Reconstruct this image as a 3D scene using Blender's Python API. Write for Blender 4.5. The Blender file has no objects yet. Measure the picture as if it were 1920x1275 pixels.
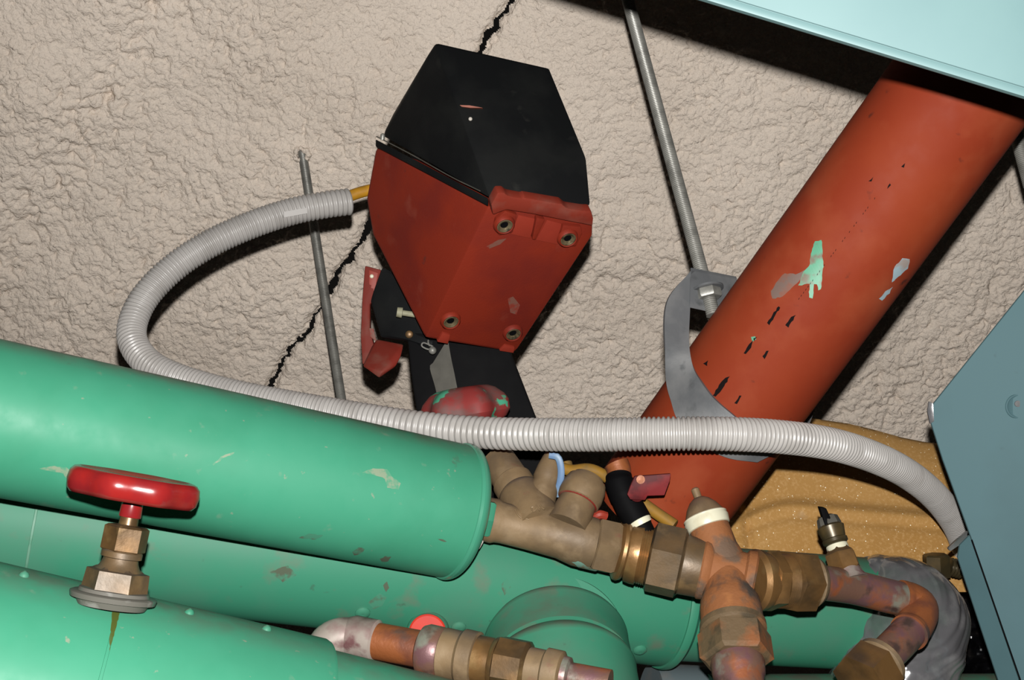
import bpy, bmesh, math, random
import numpy as np
from mathutils import Vector, Matrix, noise as mnoise
random.seed(7)
rng = np.random.default_rng(11)
PI = math.pi
col = bpy.context.scene.collection
scene = bpy.context.scene

# ------------------------------------------------------------------ camera
F, CX, CY = 2400.0, 960.0, 637.5
upc = Vector((-1287.0, 5927.0, 2400.0)).normalized()      # world up seen in camera axes
th = math.asin(upc.z)
FW = Vector((0, math.cos(th), math.sin(th)))
R0, U0 = Vector((1, 0, 0)), Vector((0, -math.sin(th), math.cos(th)))
sp = upc.x / math.cos(th); cp = math.sqrt(1 - sp * sp)
RT = R0 * cp + U0 * sp
UP = -R0 * sp + U0 * cp
CAM = Vector((0, 0, 1.6))
cd = bpy.data.cameras.new('camera')
cd.sensor_width = 36.0
cd.lens = 36.0 * F / 1920.0
cd.clip_start = 0.01
co = bpy.data.objects.new('camera', cd); col.objects.link(co)
m = Matrix((( RT.x, UP.x, -FW.x, CAM.x), (RT.y, UP.y, -FW.y, CAM.y), (RT.z, UP.z, -FW.z, CAM.z), (0, 0, 0, 1)))
co.matrix_world = m
scene.camera = co

# ------------------------------------------------------------------ light: the camera's own flash in a dark plant room
w = bpy.data.worlds.new('world'); scene.world = w; w.use_nodes = True
w.node_tree.nodes['Background'].inputs[0].default_value = (1.0, 0.92, 0.85, 1)
w.node_tree.nodes['Background'].inputs[1].default_value = 0.006
ld = bpy.data.lights.new('flash', 'POINT'); ld.energy = 116.0; ld.shadow_soft_size = 0.007
ld.color = (1.0, 0.985, 0.96)
lo = bpy.data.objects.new('flash', ld); col.objects.link(lo)
lo.location = CAM + UP * 0.056 + RT * 0.002
scene.view_settings.view_transform = 'Standard'
scene.view_settings.look = 'None'
scene.view_settings.exposure = 0.0
scene.view_settings.gamma = 1.0
scene.view_settings.use_curve_mapping = False


# ------------------------------------------------------------------ geometry helpers
def ray(x, y):
    return (RT * ((x - CX) / F) + UP * ((CY - y) / F) + FW)

def P(x, y, z):                       # a point of the room: direction measured on the photograph, real distance z in metres
    return CAM + ray(x, y) * z

def PX(n, z):                         # n photograph pixels at distance z, in metres
    return n * z / F

def depth(p):
    return (p - CAM).dot(FW)

def V(dx, dy, dz):                    # direction: right, down (as on the photograph), away
    return (RT * dx - UP * dy + FW * dz).normalized()

def basis(ax):
    ax = ax.normalized()
    h = UP if abs(ax.dot(UP)) < 0.9 else RT
    e1 = (h - ax * h.dot(ax)).normalized()
    return ax, e1, ax.cross(e1)

def ring_faces(bm, a, b):
    n = len(a)
    for i in range(n):
        bm.faces.new((a[i], a[(i + 1) % n], b[(i + 1) % n], b[i]))

def lathe(bm, p0, axis, prof, seg=32, phase=0.0, cap=True, mod=None):
    ax, e1, e2 = basis(axis)
    prev = None; first = None
    for t, r in prof:
        ring = []
        for i in range(seg):
            a = phase + 2 * PI * i / seg
            rr = r * (mod(a, t) if mod else 1)
            ring.append(bm.verts.new(p0 + ax * t + (e1 * math.cos(a) + e2 * math.sin(a)) * rr))
        if prev: ring_faces(bm, prev, ring)
        else: first = ring
        prev = ring
    if cap:
        bm.faces.new(first); bm.faces.new(prev)

def crom(pts, n):                     # Catmull-Rom through points, n samples, even spacing
    pts = [Vector(p) for p in pts]
    q = [pts[0] * 2 - pts[1]] + pts + [pts[-1] * 2 - pts[-2]]
    out = []
    for i in range(1, len(q) - 2):
        for k in range(40):
            t = k / 40
            a, b, c, d = q[i - 1], q[i], q[i + 1], q[i + 2]
            out.append(0.5 * ((2 * b) + (c - a) * t + (2 * a - 5 * b + 4 * c - d) * t * t + (3 * b - a - 3 * c + d) * t ** 3))
    out.append(pts[-1])
    L = [0]
    for i in range(1, len(out)): L.append(L[-1] + (out[i] - out[i - 1]).length)
    res = []; j = 0
    for k in range(n):
        s = L[-1] * k / (n - 1)
        while j < len(L) - 2 and L[j + 1] < s: j += 1
        f = (s - L[j]) / max(1e-9, L[j + 1] - L[j])
        res.append(out[j].lerp(out[j + 1], min(1, max(0, f))))
    return res, L[-1]

def sweep(bm, pts, rad, seg=20, cap=True, flat=1.0, mod=None):
    n = len(pts); t0 = (pts[1] - pts[0]).normalized()
    _, e1, e2 = basis(t0)
    prev = None; first = None
    for i, p in enumerate(pts):
        a, b = pts[max(0, i - 1)], pts[min(n - 1, i + 1)]
        t = (b - a).normalized()
        e1 = (e1 - t * e1.dot(t)).normalized(); e2 = t.cross(e1)
        r = rad[i] if isinstance(rad, (list, tuple)) else rad
        ring = []
        for k in range(seg):
            an = 2 * PI * k / seg
            rr = r * (mod(i, an, p) if mod else 1)
            ring.append(bm.verts.new(p + e1 * math.cos(an) * rr + e2 * math.sin(an) * rr * flat))
        if prev: ring_faces(bm, prev, ring)
        else: first = ring
        prev = ring
    if cap:
        bm.faces.new(first); bm.faces.new(prev)

def prism(bm, poly, vec, bevel=0.0):  # polygon (world points) extruded along vec
    a = [bm.verts.new(p) for p in poly]; b = [bm.verts.new(p + vec) for p in poly]
    fs = [bm.faces.new(a), bm.faces.new(b)]
    n = len(a)
    for i in range(n): fs.append(bm.faces.new((a[i], a[(i + 1) % n], b[(i + 1) % n], b[i])))
    bmesh.ops.recalc_face_normals(bm, faces=fs)
    if bevel > 0:
        es = list({e for f in fs for e in f.edges})
        bmesh.ops.bevel(bm, geom=es, offset=bevel, segments=2, affect='EDGES', profile=0.6)

def hull(pts, ang=6.0, bevel=0.003, seg=2):
    bm = bmesh.new()
    for p in pts: bm.verts.new(p)
    r = bmesh.ops.convex_hull(bm, input=bm.verts[:])
    junk = [g for g in r['geom_interior'] + r['geom_unused'] if isinstance(g, bmesh.types.BMVert)]
    if junk: bmesh.ops.delete(bm, geom=junk, context='VERTS')
    bmesh.ops.dissolve_limit(bm, angle_limit=math.radians(ang), verts=bm.verts[:], edges=bm.edges[:])
    if bevel: bmesh.ops.bevel(bm, geom=bm.edges[:], offset=bevel, segments=seg, affect='EDGES', profile=0.6)
    return bm

def ball(bm, c, r, sx=1, ax=None, seg=14):
    n = 8
    ax = ax or FW
    lathe(bm, c, ax, [(-r * sx * math.cos(PI * i / n), max(1e-4, r * math.sin(PI * i / n))) for i in range(n + 1)], seg)

def ribbon(bm, A, B, thick, n=40):    # strap lofted between two edge curves, with real thickness away from the viewer
    a, _ = crom(A, n); b, _ = crom(B, n)
    rows = []
    for i in range(n):
        t = (a[min(n - 1, i + 1)] - a[max(0, i - 1)])
        nn = t.cross(b[i] - a[i])
        nn.normalize()
        if nn.dot(FW) < 0: nn = -nn
        rows.append([bm.verts.new(a[i]), bm.verts.new(b[i]), bm.verts.new(b[i] + nn * thick), bm.verts.new(a[i] + nn * thick)])
    for i in range(n - 1): ring_faces(bm, rows[i], rows[i + 1])
    bm.faces.new(rows[0]); bm.faces.new(rows[-1])

def cyl_hit(x, y, A, D, r):           # where the sight line meets a pipe of radius r round the line A + sD
    d = ray(x, y).normalized(); D = D.normalized()
    dp = d - D * d.dot(D); w0 = CAM - A; wp = w0 - D * w0.dot(D)
    a = dp.dot(dp); b = 2 * dp.dot(wp); c = wp.dot(wp) - r * r
    q = b * b - 4 * a * c
    if q < 0: q = 0
    return CAM + d * ((-b - math.sqrt(q)) / (2 * a))

def plane_hit(x, y, p0, n):
    d = ray(x, y)
    return CAM + d * ((p0 - CAM).dot(n) / d.dot(n))

ORIG = {}
def tag(o, label=None, cat=None, group=None, kind=None):
    if label: o['label'] = label
    if cat: o['category'] = cat
    if group: o['group'] = group
    if kind: o['kind'] = kind
    return o

def thing(name, label, cat, loc, group=None):
    o = bpy.data.objects.new(name, None); o.empty_display_size = 0.03
    o.location = loc; col.objects.link(o); ORIG[o.name] = Vector(loc)
    return tag(o, label, cat, group)

def obj(name, bm, mat, parent=None, ang=35, label=None):
    bmesh.ops.recalc_face_normals(bm, faces=bm.faces[:])
    vs = [v.co for v in bm.verts]
    if parent is None:
        lo_ = Vector((min(v.x for v in vs), min(v.y for v in vs), min(v.z for v in vs)))
        hi_ = Vector((max(v.x for v in vs), max(v.y for v in vs), max(v.z for v in vs)))
        org = (lo_ + hi_) / 2; org.z = lo_.z
    else: org = ORIG[parent.name]
    for v in bm.verts: v.co = v.co - org
    me = bpy.data.meshes.new(name); bm.to_mesh(me); bm.free()
    for p in me.polygons: p.use_smooth = True
    me.set_sharp_from_angle(angle=math.radians(ang))
    me.materials.append(mat)
    o = bpy.data.objects.new(name, me); col.objects.link(o)
    if parent is None: o.location = org
    else: o.parent = parent
    ORIG[o.name] = org
    if label: o['label'] = label
    return o

def B(): return bmesh.new()


# ------------------------------------------------------------------ materials
def lin(c):
    c = c / 255.0
    return c / 12.92 if c <= 0.04045 else ((c + 0.055) / 1.055) ** 2.4

def L(r, g, b, k=1.0): return (min(.9, lin(r) * k), min(.9, lin(g) * k), min(.9, lin(b) * k), 1)

def M(name, base, layers=(), rough=.5, rough2=None, metal=0.0, bump=0.0, bscale=200, spec=.5, updust=None, wave=None, clear=0, bdist=.001):
    """layers: (colour, noise scale, low, high, stretch xyz or None)"""
    mt = bpy.data.materials.new(name); mt.use_nodes = True
    nt = mt.node_tree; N = nt.nodes; K = nt.links
    bs = N['Principled BSDF']
    tc = N.new('ShaderNodeTexCoord')
    cur = None
    def fac(scale, lo_, hi_, stretch, seed, detail=5):
        mp = N.new('ShaderNodeMapping'); K.new(tc.outputs['Object'], mp.inputs[0])
        mp.inputs['Location'].default_value = (seed * 3.1, seed * 1.7, seed)
        if stretch:
            mp.inputs['Rotation'].default_value = stretch[3:] if len(stretch) > 3 else (0, 0, 0)
            mp.inputs['Scale'].default_value = stretch[:3]
        nz = N.new('ShaderNodeTexNoise'); nz.inputs['Scale'].default_value = scale; nz.inputs['Detail'].default_value = detail
        K.new(mp.outputs[0], nz.inputs['Vector'])
        mr = N.new('ShaderNodeMapRange'); mr.inputs[1].default_value = lo_; mr.inputs[2].default_value = hi_
        K.new(nz.outputs['Fac'], mr.inputs[0])
        return mr.outputs[0]
    rgb = N.new('ShaderNodeRGB'); rgb.outputs[0].default_value = base; cur = rgb.outputs[0]
    def mix(f, c):
        nonlocal cur
        mx = N.new('ShaderNodeMix'); mx.data_type = 'RGBA'
        K.new(f, mx.inputs[0]); K.new(cur, mx.inputs[6])
        mx.inputs[7].default_value = c
        cur = mx.outputs[2]
    for i, l in enumerate(layers):
        mix(fac(l[1], l[2], l[3], l[4] if len(l) > 4 else None, i + 1.3), l[0])
    if updust:                                            # dust that has settled on what faces the sky
        c, lo_, hi_ = updust
        ge = N.new('ShaderNodeNewGeometry'); sx = N.new('ShaderNodeSeparateXYZ'); K.new(ge.outputs['Normal'], sx.inputs[0])
        mr = N.new('ShaderNodeMapRange'); mr.inputs[1].default_value = lo_; mr.inputs[2].default_value = hi_; K.new(sx.outputs[2], mr.inputs[0])
        f2 = fac(40, .3, .62, None, 9)
        mu = N.new('ShaderNodeMath'); mu.operation = 'MULTIPLY'; K.new(mr.outputs[0], mu.inputs[0]); K.new(f2, mu.inputs[1])
        mix(mu.outputs[0], c)
    K.new(cur, bs.inputs['Base Color'])
    bs.inputs['Metallic'].default_value = metal
    bs.inputs['Specular IOR Level'].default_value = spec
    if clear: bs.inputs['Coat Weight'].default_value = clear; bs.inputs['Coat Roughness'].default_value = .12
    if rough2 is None: bs.inputs['Roughness'].default_value = rough
    else:
        f = fac(60, .35, .65, None, 5)
        mr = N.new('ShaderNodeMapRange'); mr.inputs[3].default_value = rough; mr.inputs[4].default_value = rough2
        K.new(f, mr.inputs[0]); K.new(mr.outputs[0], bs.inputs['Roughness'])
    if bump:
        nz = N.new('ShaderNodeTexNoise'); nz.inputs['Scale'].default_value = bscale; nz.inputs['Detail'].default_value = 6
        K.new(tc.outputs['Object'], nz.inputs['Vector'])
        bp = N.new('ShaderNodeBump'); bp.inputs['Strength'].default_value = bump; bp.inputs['Distance'].default_value = bdist
        K.new(nz.outputs['Fac'], bp.inputs['Height']); K.new(bp.outputs[0], bs.inputs['Normal'])
    return mt

DUST = L(128, 112, 100, .5)
green = M('green_paint', (.036, .198, .118, 1),
          [((.030, .170, .098, 1), 9, .45, .7), ((.10, .20, .13, 1), 60, .66, .78), ((.16, .20, .14, 1), 120, .70, .76),
           ((.055, .070, .050, 1), 34, .72, .80)], rough=.46, rough2=.6, spec=.22, updust=(L(120, 108, 98, .45), .5, 1.0))
green_d = M('dusty_green_paint', (.028, .158, .094, 1),
          [((.044, .150, .096, 1), 14, .45, .68), ((.09, .115, .08, 1), 30, .6, .78), ((.035, .05, .035, 1), 55, .7, .8)],
          rough=.55, spec=.22, updust=(L(120, 110, 98, .45), .35, 1.0))
greengloss = M('glossy_green_paint', (.040, .190, .118, 1), [((.10, .20, .13, 1), 60, .70, .8)], rough=.24, spec=.5, updust=(L(120, 108, 98, .45), .5, 1.0))
redpipe = M('red_oxide_paint', (.185, .030, .010, 1),
          [((.16, .022, .008, 1), 7, .42, .64), ((.20, .040, .016, 1), 16, .52, .75), ((.055, .014, .009, 1), 55, .68, .78)],
          rough=.6, rough2=.7, spec=.1, bump=.1, bscale=90)
boxred = M('red_plastic', (.150, .016, .007, 1), [((.115, .013, .008, 1), 14, .42, .62), ((.165, .035, .022, 1), 26, .62, .8), ((.045, .018, .014, 1), 40, .70, .8)],
           rough=.55, spec=.14, bump=.15, bscale=500)
ledgered = M('scuffed_red_plastic', (.150, .020, .011, 1), [((.15, .05, .036, 1), 24, .52, .74), ((.10, .012, .008, 1), 20, .55, .75)], rough=.6, spec=.15)
boxredl = M('lightened_red_plastic', (.20, .024, .013, 1), [((.17, .020, .011, 1), 30, .4, .7)], rough=.5, spec=.2)  # lighter red; on the recess panels it paints in the light they catch
boxblk = M('black_plastic', (.0042, .0045, .0048, 1), [((.0075, .0078, .0076, 1), 16, .45, .65), ((.014, .014, .0125, 1), 45, .66, .8)], rough=.6, spec=.10, bump=.1, bscale=600)
blacksteel = M('black_steel', (.0022, .0021, .0024, 1), [((.0035, .0034, .0036, 1), 30, .5, .7)], rough=.65, spec=.05)
dustred = M('dusty_red_plastic', (.120, .016, .010, 1), [((.13, .055, .040, 1), 30, .46, .70), ((.15, .014, .008, 1), 20, .55, .75)], rough=.65, spec=.15)
cream = M('dull_cream_plastic', (.22, .21, .14, 1), [((.14, .13, .08, 1), 80, .45, .65)], rough=.55, spec=.2)
conduit_m = M('grey_corrugated_plastic', (.285, .27, .255, 1), [((.24, .225, .21, 1), 30, .5, .7), ((.16, .14, .12, 1), 60, .72, .82)], rough=.38, spec=.4)
yellow = M('yellow_sheath', (.36, .17, .010, 1), [((.22, .11, .012, 1), 60, .45, .7)], rough=.5, spec=.3)
yellow2 = M('dusty_yellow_sheath', (.19, .098, .012, 1), [((.11, .07, .025, 1), 60, .45, .7)], rough=.6, spec=.2)
zinc = M('dull_zinc', (.21, .205, .185, 1), [((.14, .136, .122, 1), 60, .45, .65)], rough=.42, metal=.35, bump=.1, bscale=700)
galv = M('galvanised_steel', (.085, .088, .092, 1), [((.135, .135, .135, 1), 26, .45, .66), ((.055, .058, .06, 1), 60, .6, .75)], rough=.5, metal=.2, bump=.1, bscale=300)
strapgrey = M('dusty_and_lit_grey', (.048, .045, .037, 1), [((.07, .066, .055, 1), 40, .45, .7)], rough=.7, spec=.2)
flangem = M('painted_flange', (.085, .080, .068, 1), [((.035, .15, .095, 1), 30, .52, .60), ((.15, .145, .13, 1), 50, .56, .66), ((.07, .055, .045, 1), 30, .55, .7)], rough=.6, spec=.2)
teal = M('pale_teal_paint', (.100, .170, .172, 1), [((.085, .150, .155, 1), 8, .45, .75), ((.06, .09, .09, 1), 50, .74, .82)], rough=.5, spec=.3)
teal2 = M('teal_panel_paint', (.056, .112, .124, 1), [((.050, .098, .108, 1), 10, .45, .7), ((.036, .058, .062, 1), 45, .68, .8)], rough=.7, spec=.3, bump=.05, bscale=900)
brownbrass = M('brown_brass', (.105, .064, .029, 1), [((.066, .046, .026, 1), 28, .42, .62), ((.16, .10, .045, 1), 45, .58, .75)], rough=.42, rough2=.55, metal=.25, bump=.12, bscale=420, updust=(L(105, 98, 100, .40), .45, 1.0))
brass = M('dull_brass', (.160, .106, .055, 1), [((.105, .070, .038, 1), 24, .42, .62), ((.20, .14, .08, 1), 45, .55, .75), ((.15, .05, .038, 1), 30, .64, .78), ((.075, .055, .038, 1), 14, .58, .72)],
          rough=.5, rough2=.62, metal=.12, spec=.3, bump=.12, bscale=420, updust=(L(105, 98, 100, .40), .45, 1.0))
brass2 = M('bronzed_brass', (.19, .10, .035, 1), [((.085, .050, .022, 1), 22, .42, .6), ((.24, .15, .06, 1), 50, .6, .8)],
           rough=.30, rough2=.5, metal=.55, bump=.08, bscale=420, updust=(L(105, 98, 100, .40), .5, 1.0))
insertm = M('greasy_brass', (.16, .125, .07, 1), [((.04, .033, .02, 1), 160, .5, .65)], rough=.3, metal=.55)
darkbrass = M('tarnished_brass', (.045, .034, .016, 1), [((.10, .065, .024, 1), 30, .5, .7)], rough=.35, metal=.4)
rustbrass = M('rusty_brass', (.105, .068, .034, 1), [((.19, .070, .024, 1), 22, .48, .58), ((.055, .04, .022, 1), 40, .56, .68), ((.10, .19, .15, 1), 26, .70, .76)], rough=.6, metal=.15, bump=.4, bscale=260)
rust = M('rust_powder', (.19, .072, .026, 1), [((.10, .062, .040, 1), 34, .50, .60), ((.24, .095, .032, 1), 70, .58, .75), ((.045, .035, .028, 1), 28, .60, .70)],
         rough=.75, spec=.25, bump=.5, bscale=260)
copper = M('patchy_copper', (.140, .074, .052, 1), [((.22, .070, .028, 1), 24, .50, .58), ((.13, .062, .065, 1), 34, .50, .62), ((.17, .17, .135, 1), 34, .57, .66), ((.06, .036, .030, 1), 48, .56, .68)],
           rough=.4, metal=.3, bump=.2, bscale=300)
copper_w = M('whitened_copper', (.26, .22, .19, 1), [((.12, .055, .055, 1), 36, .50, .58), ((.20, .13, .12, 1), 60, .5, .7), ((.05, .09, .06, 1), 50, .66, .74)],
             rough=.45, metal=.15, updust=(L(85, 62, 55, .4), .3, .9))
coppero = M('orange_copper', (.215, .066, .020, 1), [((.14, .045, .022, 1), 40, .46, .62), ((.08, .045, .035, 1), 34, .58, .68)], rough=.48, metal=.25, bump=.4, bscale=220)
redwheel = M('red_enamel', (.19, .010, .009, 1), [((.13, .008, .010, 1), 26, .45, .62), ((.11, .03, .03, 1), 80, .66, .8)], rough=.18, rough2=.3, spec=.5)
redwheel_g = M('red_enamel_green_drips', (.165, .022, .020, 1), [((.10, .045, .04, 1), 40, .45, .6), ((.05, .25, .15, 1), 20, .60, .615)], rough=.6, spec=.2)
maroon = M('dark_red_lever', (.055, .007, .008, 1), [((.12, .012, .013, 1), 40, .5, .62)], rough=.55, spec=.12)
white = M('cream_plastic', (.50, .48, .36, 1), [((.40, .36, .25, 1), 50, .55, .75)], rough=.35)
blue = M('blue_plastic', (.08, .14, .24, 1), [((.13, .19, .25, 1), 60, .5, .7)], rough=.5)
brightred = M('bright_red_plastic', (.42, .022, .010, 1), [((.36, .018, .012, 1), 50, .5, .7)], rough=.45)
film = M('grey_plastic_film', (.088, .086, .090, 1), [((.15, .147, .147, 1), 30, .50, .66), ((.055, .085, .07, 1), 12, .5, .7)], rough=.14, rough2=.28, spec=.8, bump=.25, bscale=40, bdist=.002, clear=.6)
felt = M('grey_felt', (.10, .095, .085, 1), [((.13, .12, .11, 1), 200, .45, .6)], rough=.95, bump=.6, bscale=900, spec=.1)
bagm = M('black_film', (.006, .006, .007, 1), [((.03, .024, .02, 1), 16, .60, .75)], rough=.22, spec=.6)
inkm = M('black_ink', (.006, .004, .004, 1), rough=.7, spec=.03)
gpaint = M('green_smear_paint', (.055, .22, .13, 1), [((.11, .09, .06, 1), 120, .5, .68)], rough=.5)
bluepaint = M('pale_blue_smear_paint', (.22, .29, .32, 1), [((.24, .2, .18, 1), 80, .5, .65)], rough=.5)
greysmear = M('grey_scuff', (.105, .065, .052, 1), [((.14, .05, .03, 1), 90, .45, .6)], rough=.6)
seamc = M('seam_dust', (.08, .19, .13, 1), [((.05, .16, .10, 1), 60, .45, .6)], rough=.6)
bluegrey = M('blue_grey_jacket', (.075, .098, .105, 1), [((.11, .11, .105, 1), 40, .5, .7)], rough=.6)
smudge = M('brown_smudge', (.060, .075, .05, 1), [((.042, .16, .10, 1), 110, .42, .56)], rough=.7, spec=.1)
scratchm = M('orange_scratch', (.17, .035, .012, 1), rough=.6)
speck = M('pale_speck', (.35, .32, .28, 1), rough=.6)


# tan blanket; the sparkle of its grains is painted in as pale specks
def tan_mat():
    mt = M('tan_foam', (.345, .190, .060, 1), [((.30, .155, .042, 1), 5, .42, .62), ((.42, .25, .10, 1), 300, .5, .75), ((.27, .24, .19, 1), 9, .68, .8)], rough=.75, spec=.15, bump=.4, bscale=900)
    nt = mt.node_tree; N = nt.nodes; K = nt.links; bs = N['Principled BSDF']
    tc = N.new('ShaderNodeTexCoord')
    vo = N.new('ShaderNodeTexVoronoi'); vo.inputs['Scale'].default_value = 420; K.new(tc.outputs['Object'], vo.inputs['Vector'])
    sx = N.new('ShaderNodeSeparateColor'); K.new(vo.outputs['Color'], sx.inputs[0])
    g1 = N.new('ShaderNodeMath'); g1.operation = 'GREATER_THAN'; g1.inputs[1].default_value = .945; K.new(sx.outputs[0], g1.inputs[0])
    g2 = N.new('ShaderNodeMath'); g2.operation = 'LESS_THAN'; g2.inputs[1].default_value = .26; K.new(vo.outputs['Distance'], g2.inputs[0])
    mu = N.new('ShaderNodeMath'); mu.operation = 'MULTIPLY'; K.new(g1.outputs[0], mu.inputs[0]); K.new(g2.outputs[0], mu.inputs[1])
    old = bs.inputs['Base Color'].links[0].from_socket
    mx = N.new('ShaderNodeMix'); mx.data_type = 'RGBA'; K.new(mu.outputs[0], mx.inputs[0]); K.new(old, mx.inputs[6]); mx.inputs[7].default_value = (.85, .78, .6, 1)
    K.new(mx.outputs[2], bs.inputs['Base Color'])
    return mt
tan = tan_mat()
spray = M('sprayed_fireproofing', (.70, .605, .515, 1), [((.63, .54, .455, 1), 4, .40, .65), ((.76, .66, .56, 1), 300, .55, .75), ((.54, .455, .38, 1), 380, .62, .78)],
          rough=1.0, spec=.05)
def spray_bump():
    nt = spray.node_tree; N = nt.nodes; K = nt.links; bs = N['Principled BSDF']
    tc = N.new('ShaderNodeTexCoord'); last = None
    for sc, dist in ((170, .0035), (360, .0018)):
        nz = N.new('ShaderNodeTexNoise'); nz.inputs['Scale'].default_value = sc * .6; K.new(tc.outputs['Object'], nz.inputs['Vector'])
        vm = N.new('ShaderNodeVectorMath'); vm.operation = 'MULTIPLY_ADD'; K.new(nz.outputs['Color'], vm.inputs[0])
        vm.inputs[1].default_value = (1.4 / sc,) * 3; K.new(tc.outputs['Object'], vm.inputs[2])
        vo = N.new('ShaderNodeTexVoronoi'); vo.inputs['Scale'].default_value = sc; K.new(vm.outputs[0], vo.inputs['Vector'])
        pw = N.new('ShaderNodeMath'); pw.operation = 'POWER'; pw.inputs[1].default_value = 2.0; K.new(vo.outputs['Distance'], pw.inputs[0])
        bp = N.new('ShaderNodeBump'); bp.invert = True; bp.inputs['Strength'].default_value = .5; bp.inputs['Distance'].default_value = dist
        K.new(pw.outputs[0], bp.inputs['Height'])
        if last: K.new(last.outputs[0], bp.inputs['Normal'])
        last = bp
    K.new(last.outputs[0], bs.inputs['Normal'])
spray_bump()


# ================================================================== sprayed ceiling
n_c = (UP * 0.24 + FW * 0.50); KN = 1.0
nn = n_c.normalized()
p_c = CAM + FW * 2.0
E1 = RT.copy(); E2 = (UP * 0.50 - FW * 0.24).normalized()
FRONT = -nn

def perm_noise(x, y, seed):
    """gradient noise, vectorised"""
    xi = np.floor(x).astype(np.int64); yi = np.floor(y).astype(np.int64)
    xf = x - xi; yf = y - yi
    def h(ix, iy):
        v = (ix * 374761393 + iy * 668265263 + seed * 974711) & 0x7fffffff
        v = ((v ^ (v >> 13)) * 1274126177) & 0x7fffffff
        return ((v ^ (v >> 16)) & 0xffff) / 65535.0 * 2 * np.pi
    u = xf * xf * xf * (xf * (xf * 6 - 15) + 10); v = yf * yf * yf * (yf * (yf * 6 - 15) + 10)
    def g(ix, iy, dx, dy):
        a = h(ix, iy); return np.cos(a) * dx + np.sin(a) * dy
    a = g(xi, yi, xf, yf); b = g(xi + 1, yi, xf - 1, yf); c = g(xi, yi + 1, xf, yf - 1); d = g(xi + 1, yi + 1, xf - 1, yf - 1)
    return (a + (b - a) * u) + ((c + (d - c) * u) - (a + (b - a) * u)) * v

def worley(x, y, seed):
    xi = np.floor(x).astype(np.int64); yi = np.floor(y).astype(np.int64)
    best = np.full(x.shape, 9.0)
    for dx in (-1, 0, 1):
        for dy in (-1, 0, 1):
            cx = xi + dx; cy = yi + dy
            v = (cx * 374761393 + cy * 668265263 + seed * 974711) & 0x7fffffff
            v = ((v ^ (v >> 13)) * 1274126177) & 0x7fffffff
            px_ = ((v >> 3) & 0x3ff) / 1023.0; py_ = ((v >> 14) & 0x3ff) / 1023.0
            best = np.minimum(best, (cx + px_ - x) ** 2 + (cy + py_ - y) ** 2)
    return np.sqrt(best)

def on_ceiling(x, y):
    q = plane_hit(x, y, p_c, nn) - p_c
    return q.dot(E1), q.dot(E2)

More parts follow.
